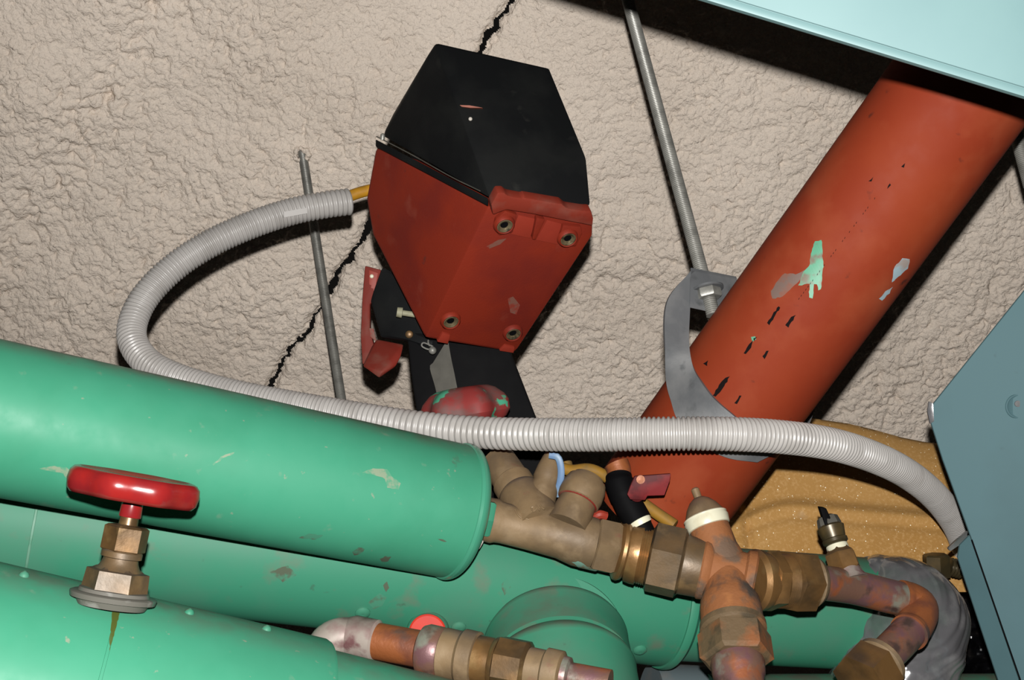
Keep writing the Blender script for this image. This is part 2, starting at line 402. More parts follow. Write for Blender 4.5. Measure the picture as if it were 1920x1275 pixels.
def build_ceiling():
    st = .0020
    xs = np.arange(-1.20, 1.20, st); ys = np.arange(-.74, .80, st)
    X, Y = np.meshgrid(xs, ys)
    wx = perm_noise(X * 22, Y * 22, 1) * .010 + perm_noise(X * 80, Y * 80, 2) * .006
    wy = perm_noise(X * 22, Y * 22, 3) * .010 + perm_noise(X * 80, Y * 80, 4) * .006
    A, Bq = X + wx, Y + wy
    H = np.zeros_like(X)
    amp = .65 + .9 * np.clip(perm_noise(X * 5, Y * 5, 12) + .35, 0, 1)          # rougher and smoother patches
    for sc, am, sd in ((30, .0055, 21), (60, .0058, 22), (118, .0042, 23), (230, .0018, 24)):
        H += am * (1 - np.clip(worley(A * sc, Bq * sc, sd), 0, 1) ** 2.1) * amp
    H += perm_noise(X * 210, Y * 210, 31) * .0010 + perm_noise(X * 9, Y * 9, 32) * .006 + perm_noise(X * 3.2, Y * 3.2, 33) * .014
    # broad bulge with a rough fold running down at the left
    ax_, ay_ = on_ceiling(330, -60); bx_, by_ = on_ceiling(20, 470)
    dx_, dy_ = bx_ - ax_, by_ - ay_; ll = math.hypot(dx_, dy_)
    dd = ((X - ax_) * dy_ - (Y - ay_) * dx_) / ll + perm_noise(X * 6, Y * 6, 41) * .03
    H += -.020 * np.exp(-(dd / .05) ** 2) + .012 * np.tanh(dd / .05)
    fold = np.exp(-(dd / .06) ** 2)
    H += fold * .010 * (1 - np.clip(worley(A * 36, Bq * 36, 51), 0, 1) ** 2) + fold * .008 * (1 - np.clip(worley(A * 75, Bq * 75, 52), 0, 1) ** 2)
    # the crack
    path = [(1120, -420), (1040, -220), (975, -70), (962, 0), (936, 38), (905, 95), (845, 190), (770, 310), (690, 428), (655, 490), (628, 520), (600, 580), (572, 630), (545, 655), (505, 728), (460, 800), (430, 850), (330, 1000), (250, 1180)]
    pts = [on_ceiling(*p) for p in path]
    X2 = X + perm_noise(X * 120, Y * 120, 61) * .005 + perm_noise(X * 38, Y * 38, 63) * .006 + perm_noise(X * 240, Y * 240, 65) * .003
    Y2 = Y + perm_noise(X * 120, Y * 120, 62) * .005 + perm_noise(X * 38, Y * 38, 64) * .006 + perm_noise(X * 240, Y * 240, 66) * .003
    best = np.full(X.shape, 9.0); sign = np.zeros(X.shape)
    for (x0, y0), (x1, y1) in zip(pts[:-1], pts[1:]):
        ex, ey = x1 - x0, y1 - y0; l2 = ex * ex + ey * ey
        t = np.clip(((X2 - x0) * ex + (Y2 - y0) * ey) / l2, 0, 1)
        d = np.hypot(X2 - x0 - t * ex, Y2 - y0 - t * ey)
        s = np.sign((X2 - x0) * ey - (Y2 - y0) * ex)
        k = d < best
        best = np.where(k, d, best); sign = np.where(k, s, sign)
    width = .0018 + .0056 * np.clip(perm_noise(X * 24, Y * 24, 71) + .30, 0, 1)
    H -= .010 * np.exp(-((best - width) / .005) ** 2)
    right = sign * -1 if True else sign
    H -= .007 * (sign < 0) * np.clip(1 - best / .06, 0, 1)
    gap = best < width
    v = (np.array(p_c)[None, None, :] + X[..., None] * np.array(E1) + Y[..., None] * np.array(E2) + H[..., None] * np.array(FRONT))
    ny, nx = X.shape
    idx = np.arange(nx * ny).reshape(ny, nx)
    q = np.stack([idx[:-1, :-1], idx[:-1, 1:], idx[1:, 1:], idx[1:, :-1]], -1).reshape(-1, 4)
    keep = ~(gap[:-1, :-1] | gap[1:, 1:]).reshape(-1)
    q = q[keep]
    me = bpy.data.meshes.new('ceiling')
    me.vertices.add(nx * ny); me.vertices.foreach_set('co', (v - np.array(p_c)).reshape(-1).astype(np.float32))
    me.loops.add(q.size); me.loops.foreach_set('vertex_index', q.reshape(-1).astype(np.int32))
    me.polygons.add(len(q)); me.polygons.foreach_set('loop_start', (np.arange(len(q)) * 4).astype(np.int32))
    me.polygons.foreach_set('use_smooth', np.ones(len(q), dtype=bool))
    me.update(calc_edges=True); me.validate()
    me.materials.append(spray)
    o = bpy.data.objects.new('ceiling', me); o.location = p_c; col.objects.link(o)
    tag(o, 'sloping ceiling sprayed with lumpy beige fireproofing, split by a jagged black crack', None, None, 'structure')
build_ceiling()
def ceil_z(x, y): return 1.0 / (.5 + .24 * (CY - y) / F)

# ================================================================== pipes
# --- upper insulated pipe
UA, UB = P(-120, 760, .965), P(870, 961, 1.14)
ud = (UB - UA).normalized(); ul = (UB - UA).length; ur = .0595
t = thing('insulated_pipe', 'bright green insulated pipe with rounded end bead, uppermost of the green pipes', 'pipe', UA)
b = B(); lathe(b, UA, ud, [(0, ur), (ul * .35, ur), (ul * .7, ur), (ul - .012, ur)], 96); obj('jacket', b, green, t)
b = B()
pr = [(ul - .0125, ur - .001), (ul - .0115, ur + .0012), (ul - .009, ur + .0018)]
pr += [(ul - .009 + .010 * math.sin(a), ur - .010 + .0118 * math.cos(a)) for a in [0.14 * k for k in range(0, 12)]]
pr += [(ul - .002, ur - .022), (ul - .003, .004)]
lathe(b, UA, ud, pr, 96); obj('end_cap', b, greengloss, t)
b = B(); lathe(b, P(898, 968, 1.125), V(1, .22, .05), [(0, .0158), (.002, .0172), (.0105, .0172), (.0125, .0158)], 6, .5); obj('end_nut', b, green_d, t)
b = B(); prism(b, [P(884, 1010, 1.118), P(900, 1003, 1.118), P(907, 1016, 1.12), P(899, 1030, 1.12), P(886, 1034, 1.12)], FW * .006, .001)
obj('sealant', b, speck, t, label='whitish blob of sealant')
# scuffs on the jacket
def smear(parent, name, mat, A_, D_, r_, pix, lift=.0003, label=None, jit=1.1):
    q = []
    for (x0, y0), (x1, y1) in zip(pix, pix[1:] + pix[:1]):
        n = max(1, int(math.hypot(x1 - x0, y1 - y0) / 5))
        for k in range(n):
            j = jit if k else jit * .5
            q.append((x0 + (x1 - x0) * k / n + random.uniform(-j, j), y0 + (y1 - y0) * k / n + random.uniform(-j, j)))
    bm = B(); bm.faces.new([bm.verts.new(cyl_hit(x, y, A_, D_, r_ + lift)) for x, y in q])
    bmesh.ops.triangulate(bm, faces=bm.faces[:])
    for _ in range(2): bmesh.ops.subdivide_edges(bm, edges=bm.edges[:], cuts=1, use_grid_fill=True)
    for v in bm.verts:                        # lay the film of paint on the round surface
        w0 = v.co - A_; ax_ = A_ + D_ * w0.dot(D_); v.co = ax_ + (v.co - ax_).normalized() * (r_ + lift)
    return obj(name, bm, mat, parent, label=label)
dustm = M('pale_scuff', (.15, .20, .13, 1), [((.05, .19, .11, 1), 160, .45, .6)], rough=.7)
smear(t, 'scuff', dustm, UA, ud, ur, [(74, 879), (98, 874), (124, 876), (132, 886), (126, 898), (118, 888), (96, 884)], label='pale dusty scuff')
smear(t, 'scuff', dustm, UA, ud, ur, [(678, 886), (700, 878), (726, 880), (738, 896), (752, 906), (748, 918), (726, 914), (722, 898), (700, 890)], label='pale dusty scuff')
smear(t, 'scuff', dustm, UA, ud, ur, [(398, 871), (414, 856), (440, 848), (439, 851), (417, 860), (401, 873)], label='thin curved scratch')

for q in ([(660, 1035), (672, 1027), (684, 1029), (676, 1039), (664, 1041)], [(712, 1048), (722, 1042), (734, 1044), (728, 1053), (716, 1054)], [(820, 1010), (832, 1012), (838, 1016), (826, 1014)], [(560, 1008), (580, 1000), (606, 1004), (590, 1012)]):
    smear(t, 'smudge', smudge, UA, ud, ur, q, label='brown smudge')
# --- middle insulated pipe (behind) with its narrower run to the right
MA, MB = P(-160, 944, 1.085), P(1258, 1125, 1.28)
md = (MB - MA).normalized(); ml = (MB - MA).length; mr_ = .0655
t = thing('insulated_pipe', 'wide dull green insulated pipe running behind the other green pipes, with a red capped port', 'pipe', MA)
MID = t
b = B(); lathe(b, MA, md, [(0, mr_), (ml * .3, mr_), (ml * .6, mr_), (ml - .008, mr_)], 96); obj('jacket', b, green_d, t)
b = B(); lathe(b, MA, md, [(ml - .009, mr_ - .001), (ml - .009, mr_ + .0022), (ml - .006, mr_ + .0034), (ml - .001, mr_ + .0028), (ml + .003, mr_ - .001), (ml + .004, mr_ - .012)], 96); obj('end_bead', b, green_d, t)
NA, NB = P(1262, 1128, 1.285), P(1648, 1152, 1.335)
nd = (NB - NA).normalized(); nl = (NB - NA).length; nr = .0578
b = B(); lathe(b, NA, nd, [(-.01, nr), (nl * .5, nr), (nl, nr)], 80); obj('narrow_jacket', b, green_d, t)
b = B(); lathe(b, NA, nd, [(nl - .012, nr), (nl - .012, nr + .0015), (nl - .001, nr + .0018), (nl, nr - .003)], 80); obj('jacket_edge', b, galv, t, label='greyed edge of the jacket')
b = B()                                     # seam of the jacket
a0 = (cyl_hit(60, 1000, MA, md, mr_) - MA).dot(md)
lathe(b, MA, md, [(a0 - .0012, mr_), (a0 - .0008, mr_ + .0005), (a0 + .0008, mr_ + .0005), (a0 + .0012, mr_)], 96, cap=False); obj('jacket_seam', b, seamc, t)
def rivet(parent, p, n, mat, r=.0042):
    bm = B(); lathe(bm, p - n * .002, n, [(0, r * 1.15), (.0028, r * 1.1), (.0042, r * .8), (.0050, r * .35), (.0046, .0004)], 14)
    obj('screw', bm, mat, parent)
def nrm(p, A_, D_):
    q = p - A_; return (q - D_ * q.dot(D_)).normalized()
for x, y in ((680, 1149), (860, 1176), (1200, 1219)):
    p = cyl_hit(x, y, MA, md, mr_); rivet(t, p, nrm(p, MA, md), green_d, .0062)
# red capped port
p = cyl_hit(802, 1184, MA, md, mr_); n_ = (nrm(p, MA, md) + V(0, -.5, -1) * 1.6).normalized(); p = P(802, 1183, depth(p) - .010)
b = B(); lathe(b, p - n_ * .004, n_, [(-.02, .0195), (.009, .0190), (.011, .0180), (.0098, .0168)], 40); obj('port_collar', b, green_d, t)
b = B(); lathe(b, p - n_ * .004, n_, [(.006, .0170), (.0110, .0168), (.0120, .0155), (.0122, .001)], 40); obj('port_cap', b, brightred, t, label='bright red cap')
for q in ([(718, 1098), (726, 1090), (730, 1102), (724, 1110)], [(690, 1130), (712, 1112), (726, 1120), (716, 1136), (700, 1142)], [(506, 1072), (540, 1060), (556, 1078), (530, 1092)], [(940, 1096), (952, 1084), (958, 1100), (946, 1116)]):
    smear(t, 'smudge', smudge, MA, md, mr_, q, label='brown smudge')
# branch elbow that drops towards the viewer, in two gored segments
def gore(A_, B_, rA, rB, name, n=24):
    bm = B(); d = (B_ - A_).normalized(); l = (B_ - A_).length
    lathe(bm, A_, d, [(0, rA), (l * .5, (rA + rB) / 2), (l, rB)], 72); return obj(name, bm, green_d, MID)
br = .0640
bq = [P(1034, 1170, 1.32), P(1038, 1186, 1.240), P(1042, 1212, 1.185), P(1050, 1268, 1.148), P(1078, 1480, 1.055)]
for i in range(4):                          # gored segments, each one lapped over the next with a small bead
    d0 = (bq[i + 1] - bq[i]).normalized(); d1 = (bq[min(i + 2, 4)] - bq[min(i + 1, 3)]).normalized()
    q_ = [bq[i] - d0 * (.004 if i else 0), bq[i].lerp(bq[i + 1], .5), bq[i + 1]]
    r_ = br + .0016 * i
    b = B(); dm = d0; l_ = (bq[i + 1] - bq[i]).length
    lathe(b, bq[i], d0, [(-.022 if i else 0, r_ - .022), (-.012 if i else .0001, r_ - .007), (-.004 if i else .0002, r_ - .001), (0.0003, r_ + .0006), (.004, r_ + .0004), (.006, r_), (l_ * .6, r_), (l_, r_)], 96)
    obj('branch_gore' if i < 3 else 'branch_pipe', b, green_d, t)

# --- lower insulated pipe (nearest)
LA, LB = P(-160, 1269, .872), P(563, 1418, .952)
ld_ = (LB - LA).normalized(); ll_ = (LB - LA).length; lr = .0868
t = thing('insulated_pipe', 'nearest green insulated pipe along the bottom edge, red handwheel valve standing on it', 'pipe', LA)
LOW = t
b = B(); lathe(b, LA, ld_, [(0, lr), (ll_ * .5, lr), (ll_ - .004, lr), (ll_ - .001, lr - .0012), (ll_, lr - .004)], 120); obj('jacket', b, green, t)
LC = P(1130, 1545, 1.03); l2d = (LC - LB).normalized(); l2 = (LC - LB).length
b = B(); lathe(b, LB - l2d * .006, l2d, [(0, lr - .0068), (l2 * .5, lr - .0066), (l2, lr - .0064)], 120); obj('narrow_jacket', b, green, t)
a0 = (cyl_hit(212, 1180, LA, ld_, lr) - LA).dot(ld_)
b = B(); lathe(b, LA, ld_, [(a0 - .0016, lr - .001), (a0 - .0010, lr + .0006), (a0 + .0010, lr + .0006), (a0 + .0016, lr - .001)], 120, cap=False); obj('jacket_lap', b, green, t)
for x, y in ((45, 1079), (355, 1149), (500, 1180)):
    p = cyl_hit(x, y, LA, ld_, lr); rivet(t, p, (nrm(p, LA, ld_) + UP * .4).normalized(), green_d, .0032)
stain = M('brown_green_stain', (.050, .062, .012, 1), [((.035, .13, .065, 1), 40, .55, .7)], rough=.5, spec=.2)
smear(t, 'drip_stain', stain, LA, ld_, lr, [(204, 1124), (218, 1127), (236, 1130), (226, 1146), (219, 1170), (211, 1200), (206, 1222), (205, 1200), (209, 1170), (211, 1146)], lift=.0012, label='rusty drip below the valve')

# --- red drain pipe
DA0, DB0 = P(1752, 235, 1.13), P(1356, 780, 1.21)
dd_ = (DA0 - DB0).normalized()
DB_ = DB0 - dd_ * .125; DA_ = DA0 + dd_ * .22
dl = (DA_ - DB_).length; dr = .0632
t = thing('drain_pipe', 'thick red-brown drain pipe slanting up to the right under the pale teal duct', 'pipe', DB_)
b = B(); lathe(b, DB_, dd_, [(0, dr * .93), (.008, dr), (dl * .5, dr), (dl, dr)], 96); obj('pipe_wall', b, redpipe, t)
smear(t, 'paint_smear', gpaint, DB_, dd_, dr, [(1528, 452), (1540, 450), (1544, 500), (1539, 542), (1534, 545), (1532, 528), (1526, 532), (1524, 560), (1517, 558), (1518, 532), (1497, 535), (1505, 512), (1517, 498), (1521, 476)], label='bright green paint smear')
smear(t, 'paint_smear', greysmear, DB_, dd_, dr, [(1445, 546), (1458, 526), (1472, 512), (1492, 514), (1508, 506), (1498, 528), (1484, 540), (1468, 556), (1448, 560)], label='rubbed grey green smear')
smear(t, 'paint_smear', bluepaint, DB_, dd_, dr, [(1678, 500), (1692, 484), (1706, 486), (1702, 504), (1688, 516), (1672, 530), (1674, 514)], label='pale blue paint smear')
smear(t, 'paint_smear', bluepaint, DB_, dd_, dr, [(1648, 560), (1660, 546), (1674, 538), (1668, 550), (1654, 564)], label='small pale blue paint smear')
for q in ([(1438, 606), (1448, 590), (1460, 574), (1463, 577), (1452, 594), (1442, 610)], [(1472, 610), (1484, 594), (1492, 590), (1488, 600), (1478, 614)],
          [(1394, 662), (1404, 646), (1414, 636), (1408, 652), (1398, 664)], [(1430, 668), (1437, 658), (1441, 658), (1434, 674)], [(1336, 742), (1348, 722), (1360, 708), (1368, 706), (1358, 724), (1342, 744)],
          [(1318, 682), (1328, 676), (1326, 686)], [(1412, 634), (1420, 632), (1414, 640)], [(1377, 756), (1386, 742), (1390, 742), (1382, 758)], [(1690, 312), (1697, 306), (1695, 314)],
          [(1628, 340), (1637, 332), (1634, 340)], [(1663, 354), (1669, 344), (1670, 347)]):
    smear(t, 'black_mark', inkm, DB_, dd_, dr, q)
b = B()                                     # faint row of printed marks along the pipe
for k in range(34):
    f = k / 33.0; x = 1498 + (1640 - 1498) * f; y = 560 - (560 - 372) * f
    if random.random() < .25: continue
    c = [cyl_hit(x + ox, y + oy, DB_, dd_, dr + .0003) for ox, oy in ((-1.1, 1.6), (-.2, 2.0), (1.1, -1.4), (.2, -1.8))]
    b.faces.new([b.verts.new(q) for q in c])
obj('printed_marking', b, inkm, t, label='faint worn line of tiny printed dashes')
smear(t, 'paint_smear', gpaint, DB_, dd_, dr, [(1408, 632), (1416, 630), (1418, 636), (1411, 641)], label='tiny green paint drop')

# ================================================================== clevis hanger round the drain pipe
def rodm(p_top, p_bot, r, label, name='threaded_rod'):
    bm = B(); d = (p_top - p_bot); l = d.length; d.normalize()
    prof = []; t_ = 0.0
    while t_ < l:
        prof += [(t_, r * .90), (t_ + .0010, r)]; t_ += .0020
    lathe(bm, p_bot, d, prof, 14)
    o = obj(name, bm, zinc); tag(o, label, 'rod', 'threaded hanger rods'); return o
ZUP = Vector((0, 0, 1))
def to_ceiling(p):
    s = (p_c - p).dot(nn) / ZUP.dot(nn); return p + ZUP * s
HZ = 1.235
rb = P(1339, 596, 1.228)
rodm(P(1172, -20, 1.375), rb, .0069, 'long grey threaded rod running up from the hanger of the red pipe')
p0 = P(567, 287, ceil_z(567, 287) - .004)
rodm(p0 + (p0 - P(642, 765, 1.72)).normalized() * .03, P(648, 800, 1.71), .0068, 'short grey threaded rod standing out of the ceiling behind the corrugated hose')
rodm(P(1886, 180, 1.36), P(1932, 350, 1.33), .0072, 'grey threaded rod at the right edge, half hidden by the red pipe')
b = B()
for k in range(26):
    a = k * 2.4; r_ = .008 + .003 * random.random()
    ball(b, p0 + E1 * math.cos(a) * r_ + E2 * math.sin(a) * r_ + FRONT * .010, .0022 + .0022 * random.random(), 1, FW, 7)
o = obj('hole_crumbs', b, spray); tag(o, 'crumbled beige edge of the hole round the short rod', 'rubble', None, 'stuff')

t = thing('pipe_hanger', 'grey galvanised clevis hanger strapped round the red drain pipe', 'hanger', P(1290, 700, 1.18))
dh = lambda x, y: cyl_hit(x, y, DB_, dd_, dr + .0042)
A_ = [P(1296, 507, 1.205), P(1294, 578, 1.195), P(1292, 640, 1.185), dh(1299, 686), dh(1313, 714), dh(1338, 747), dh(1376, 780), dh(1420, 815), dh(1462, 846)]
B_ = [P(1295, 508, 1.206), P(1251, 566, 1.19), P(1247, 655, 1.178), dh(1249, 716) * .4 + P(1249, 716, 1.168) * .6, dh(1258, 752), dh(1272, 790), dh(1310, 830), dh(1362, 858), dh(1420, 867)]
b = B(); ribbon(b, A_, B_, .0035, 60); obj('strap', b, galv, t)
b = B(); prism(b, [P(1295, 507, 1.205), P(1382, 524, 1.235), P(1372, 575, 1.215), P(1326, 584, 1.2), P(1293, 577, 1.193)], UP * .003 + FW * .002, .0006); obj('top_plate', b, galv, t)
npos = P(1327, 546, 1.207); nax = (P(1339, 596, 1.21) - P(1322, 520, 1.225)).normalized()
b = B(); lathe(b, npos, nax, [(-.002, .0115), (0, .0125), (.006, .0125), (.0075, .0115), (.0076, .006)], 6, .3); obj('nut', b, zinc, t)
b = B(); lathe(b, npos - nax * .003, nax, [(0, .0155), (.0015, .0155), (.002, .0150)], 24); obj('washer', b, galv, t)
b = B(); lathe(b, npos, nax, [(k * .001, .0066 if k % 2 else .0059) for k in range(26)], 14); obj('rod_stub', b, zinc, t)
b = B()
c_, _ = crom([P(1382, 524, 1.236), P(1420, 560, 1.30), P(1490, 640, 1.335), P(1530, 740, 1.32), P(1500, 830, 1.27), P(1462, 846, 1.18)], 30)
c2, _ = crom([P(1372, 575, 1.216), P(1400, 600, 1.30), P(1450, 670, 1.325), P(1480, 760, 1.31), P(1460, 840, 1.26), P(1422, 866, 1.165)], 30)
ribbon(b, c_, c2, .003, 30); obj('rear_strap', b, galv, t)

# ================================================================== equipment housing
BZ = -.012
A1 = P(706, 262, 1.315); Bp = P(917, 380, 1.185); C1 = P(1110, 394, 1.225); D1 = P(900, 282, 1.40)
t = thing('equipment_housing', 'black and red moulded plastic housing with brass inserts hanging in front of the ceiling', 'housing', P(880, 640, 1.32))
cov = [P(816, 80, 1.255), P(1030, 128, 1.285), P(1099, 296, 1.235), P(1107, 386, 1.225), P(918, 372, 1.183), P(717, 255, 1.312), P(737, 214, 1.322),
       P(840, 110, 1.37), P(1005, 150, 1.38), P(1060, 300, 1.39), P(1070, 370, 1.38), P(800, 270, 1.41), P(770, 240, 1.40)]
obj('cover', hull(cov, 7, .003), boxblk, t)
fn = (P(1112, 398, 1.226) - P(916, 386, 1.186)).cross(P(797, 633, 1.285) - P(916, 386, 1.186)).normalized()
if fn.dot(FW) > 0: fn = -fn
fp = P(916, 386, 1.186)
def FP(x, y, off=0.0): return plane_hit(x, y, fp + fn * off, fn)
body = [P(705, 276, 1.318), P(916, 386, 1.186), P(1112, 398, 1.226), FP(1111, 441), P(687, 372, 1.335), P(699, 440, 1.335), P(797, 633, 1.285), FP(966, 661),
        P(1085, 440, 1.36), P(1080, 400, 1.37), P(960, 640, 1.35), P(815, 615, 1.37), P(725, 430, 1.42), P(740, 300, 1.42)]
obj('body', hull(body, 8, .0035), boxred, t)
b = B()                                     # flange between cover and body
def strip(bm, p, q, h, dep):
    up_ = V(.03, -1, -.05)
    prism(bm, [p, q, q + up_ * h, p + up_ * h], FW * dep, .0012)
strip(b, P(704, 274, 1.312), P(915, 386, 1.180), PX(14, 1.22), .02)
obj('gasket_rim', b, boxblk, t)
b = B(); q_, _ = crom([P(706, 256, 1.3105), P(772, 290, 1.272), P(845, 331, 1.227), P(900, 358, 1.192)], 20); sweep(b, q_, .0006, 8); obj('gasket_bead', b, strapgrey, t, label='bead along the rim, coloured grey for the light on it')  # grey colour stands for light catching the gasket line
# front plane of the body
def plate(bm, pix, off, th_, bev=.0012):
    prism(bm, [FP(x, y, off) for x, y in pix], -fn * th_, bev)
b = B(); plate(b, [(921, 384), (933, 362), (946, 362), (954, 368), (981, 373), (984, 371), (1054, 383), (1064, 391), (1096, 396), (1109, 396), (1113, 410), (1112, 424), (1060, 414), (1000, 402), (950, 394), (938, 398), (924, 404)], .0075, .012, .0022)
obj('upper_ledge', b, ledgered, t, label='scuffed red ledge under the cover')
for pix in ([(948, 396), (970, 403), (962, 436), (936, 442), (926, 430), (930, 412)], [(1056, 423), (1090, 426), (1092, 438), (1080, 462), (1054, 464), (1048, 446)]):
    b = B(); plate(b, pix, .0045, .008, .0015); obj('boss', b, boxred, t)
for pix in ([(972, 404), (1005, 411), (994, 447), (958, 439)], [(1026, 413), (1053, 420), (1046, 459), (1005, 450)]):
    b = B(); plate(b, pix, .0012, .003, .0004); obj('recess_panel', b, boxredl, t, label='recess panel in red lightened for the light on it')  # brighter red stands in for a face turned to the flash
b = B(); plate(b, [(1006, 409), (1022, 412), (1004, 450), (998, 449)], .0055, .008, .001); obj('rib', b, boxred, t)
for x, y in ((846, 605), (963, 628)):
    b = B(); c_ = FP(x - 1, y - 2, 0); lathe(b, c_ - fn * .004, fn, [(0, .0108), (.0055, .0098), (.0070, .0086)], 28); obj('boss', b, boxred, t)
    b = B(); plate(b, [(x - 16, y + 20), (x - 2, y + 24), (x - 6, y + 40), (x - 26, y + 36)] if x < 900 else [(x - 16, y + 20), (x + 2, y + 24), (x + 0, y + 34), (x - 26, y + 30)], .0028, .006, .0006); obj('foot_tab', b, boxredl, t, label='lighter red tab')
for x, y in ((947, 425), (1066, 450), (846, 605), (963, 628)):
    c_ = FP(x, y, .0064 if y > 500 else .0082)
    b = B(); lathe(b, c_ - fn * .004, fn, [(0, .0106), (.0030, .0098), (.0042, .0086), (.0036, .0076), (.0, .0076)], 30, cap=False); obj('boss_rim', b, boxred, t)
    b = B(); lathe(b, c_, fn, [(-.0012, .0080), (-.0006, .0078), (-.0002, .0066), (-.0006, .0060), (-.0010, .0053), (-.0013, .0047), (-.0017, .0051), (-.0021, .0045), (-.0025, .0048), (-.0030, .0036)], 28, cap=False); o = obj('screw_insert', b, insertm, t, ang=20)
    b2 = B(); lathe(b2, c_ - fn * .0033, fn, [(0, .0001), (.0002, .0040), (.0004, .0040)], 20); obj('bore', b2, blacksteel, o)
b = B(); lathe(b, P(717, 262, 1.305), V(.1, -1, -.2), [(0, .0024), (.005, .0024), (.006, .0018), (.0065, .0006)], 14); obj('cover_screw', b, zinc, t, label='metal screw head on the rim')
cn = (P(1030, 128, 1.285) - P(816, 80, 1.255)).cross(P(918, 372, 1.183) - P(816, 80, 1.255)).normalized()
if cn.dot(FW) > 0: cn = -cn
def CP(x, y, off): return plane_hit(x, y, P(870, 220, 1.222) + cn * off, cn)
b = B(); prism(b, [P(862, 197, 1.2225), P(880, 197.5, 1.2225), P(905, 202, 1.2235), P(882, 202, 1.2225), P(866, 200, 1.2225)], FW * .02); obj('scratch', b, scratchm, t, label='thin orange-red scratch')
b = B(); ball(b, P(882, 223, 1.2185), .0019, .7); obj('paint_speck', b, speck, t, label='pale paint speck')
greyish = M('dusty_scuff', (.12, .045, .03, 1), [((.15, .016, .007, 1), 150, .45, .6)], rough=.7)
for pix in ([(912, 462), (934, 450), (950, 447), (938, 458), (918, 466)], [(952, 560), (962, 556), (975, 572), (968, 590), (957, 586)]):
    b = B(); b.faces.new([b.verts.new(FP(x, y, .0006)) for x, y in pix]); obj('scuff', b, greyish, t, label='pale scuff')

# ================================================================== support arm, latch bracket
t = thing('support_arm', 'flat black steel arm with a grey strap and a split pin below the red housing', 'bracket', P(900, 880, 1.3))
b = B(); prism(b, [P(762, 622, 1.335), P(950, 640, 1.335), P(1006, 785, 1.325), P(1052, 885, 1.32), P(1050, 960, 1.32), P(815, 960, 1.32), P(782, 780, 1.325), P(770, 700, 1.33)], FW * .028, .003); obj('arm_plate', b, blacksteel, t)
b = B(); prism(b, [P(700, 545, 1.365), P(716, 500, 1.365), P(760, 520, 1.365), P(812, 625, 1.335), P(812, 660, 1.33), P(764, 640, 1.335), P(714, 634, 1.355), P(694, 565, 1.365)], FW * .03, .004); obj('hinge_cover', b, boxblk, t)
A_ = [P(838, 638, 1.322), P(812, 680, 1.318), P(806, 690, 1.316), P(818, 735, 1.312), P(826, 790, 1.308)]
B_ = [P(840, 637, 1.322), P(846, 672, 1.319), P(852, 700, 1.317), P(860, 740, 1.313), P(872, 790, 1.309)]
b = B(); ribbon(b, A_, B_, .004, 24); obj('strap', b, strapgrey, t, label='dusty grey steel strap')
b = B(); q_, _ = crom([P(811, 652, 1.316), P(803, 655, 1.316), P(792, 650, 1.316), P(791, 645, 1.316), P(796, 643, 1.316), P(812, 650, 1.316)], 24); sweep(b, q_, .0009, 8)
q_, _ = crom([P(803, 638, 1.318), P(803, 643, 1.316), P(806, 649, 1.315)], 8); sweep(b, q_, .0009, 8); obj('split_pin', b, zinc, t, label='bright wire split pin')
b = B(); ball(b, P(811, 657, 1.314), .0042); obj('pin_head', b, zinc, t)
b = B(); lathe(b, P(744, 585, 1.325), V(1, .15, .12), [(0, .0052), (.0055, .0056), (.006, .003), (.022, .003)], 16); obj('bolt', b, cream, t, label='cream plastic bolt')
b = B(); lathe(b, P(768, 627, 1.336), V(0, 0, -1), [(0, .0042), (.006, .0040), (.0068, .0030), (.007, .0005)], 14); obj('bolt', b, brass2, t, label='small brass bolt')

t = thing('latch_bracket', 'dusty red plastic bracket with a slotted flange left of the red housing', 'bracket', P(712, 700, 1.36))
b = B(); prism(b, [P(684, 498, 1.372), P(715, 506, 1.372), P(712, 520, 1.372), P(706, 560, 1.372), P(694, 570, 1.37), P(694, 620, 1.366), P(702, 650, 1.365), P(690, 685, 1.365), P(679, 683, 1.365), P(676, 630, 1.366), P(679, 560, 1.37)], FW * .012, .002); obj('flange', b, dustred, t)
b = B(); prism(b, [P(692, 506, 1.371), P(709, 512, 1.371), P(704, 540, 1.371), P(692, 562, 1.371)], FW * .002, .0004); obj('slot_panel', b, boxredl, t, label='lighter red slot')
b = B(); ball(b, P(697, 518, 1.3695), .0022, .5); obj('slot_screw', b, white, t, label='white screw in the slot')
b = B(); prism(b, [P(692, 615, 1.362), P(700, 616, 1.362), P(706, 640, 1.362), P(694, 632, 1.362)], FW * .002, .0004); obj('lower_panel', b, greyish, t, label='dusty pale notch')
hb = [P(706, 636, 1.362), P(757, 646, 1.35), P(752, 668, 1.34), P(742, 687, 1.335), P(711, 709, 1.328), P(680, 686, 1.335), P(697, 650, 1.362), P(712, 640, 1.40), P(750, 650, 1.395), P(735, 685, 1.39), P(708, 700, 1.385), P(686, 684, 1.39), P(716, 698, 1.325), P(744, 660, 1.341)]
obj('hook_block', hull(hb, 7, .002), dustred, t)

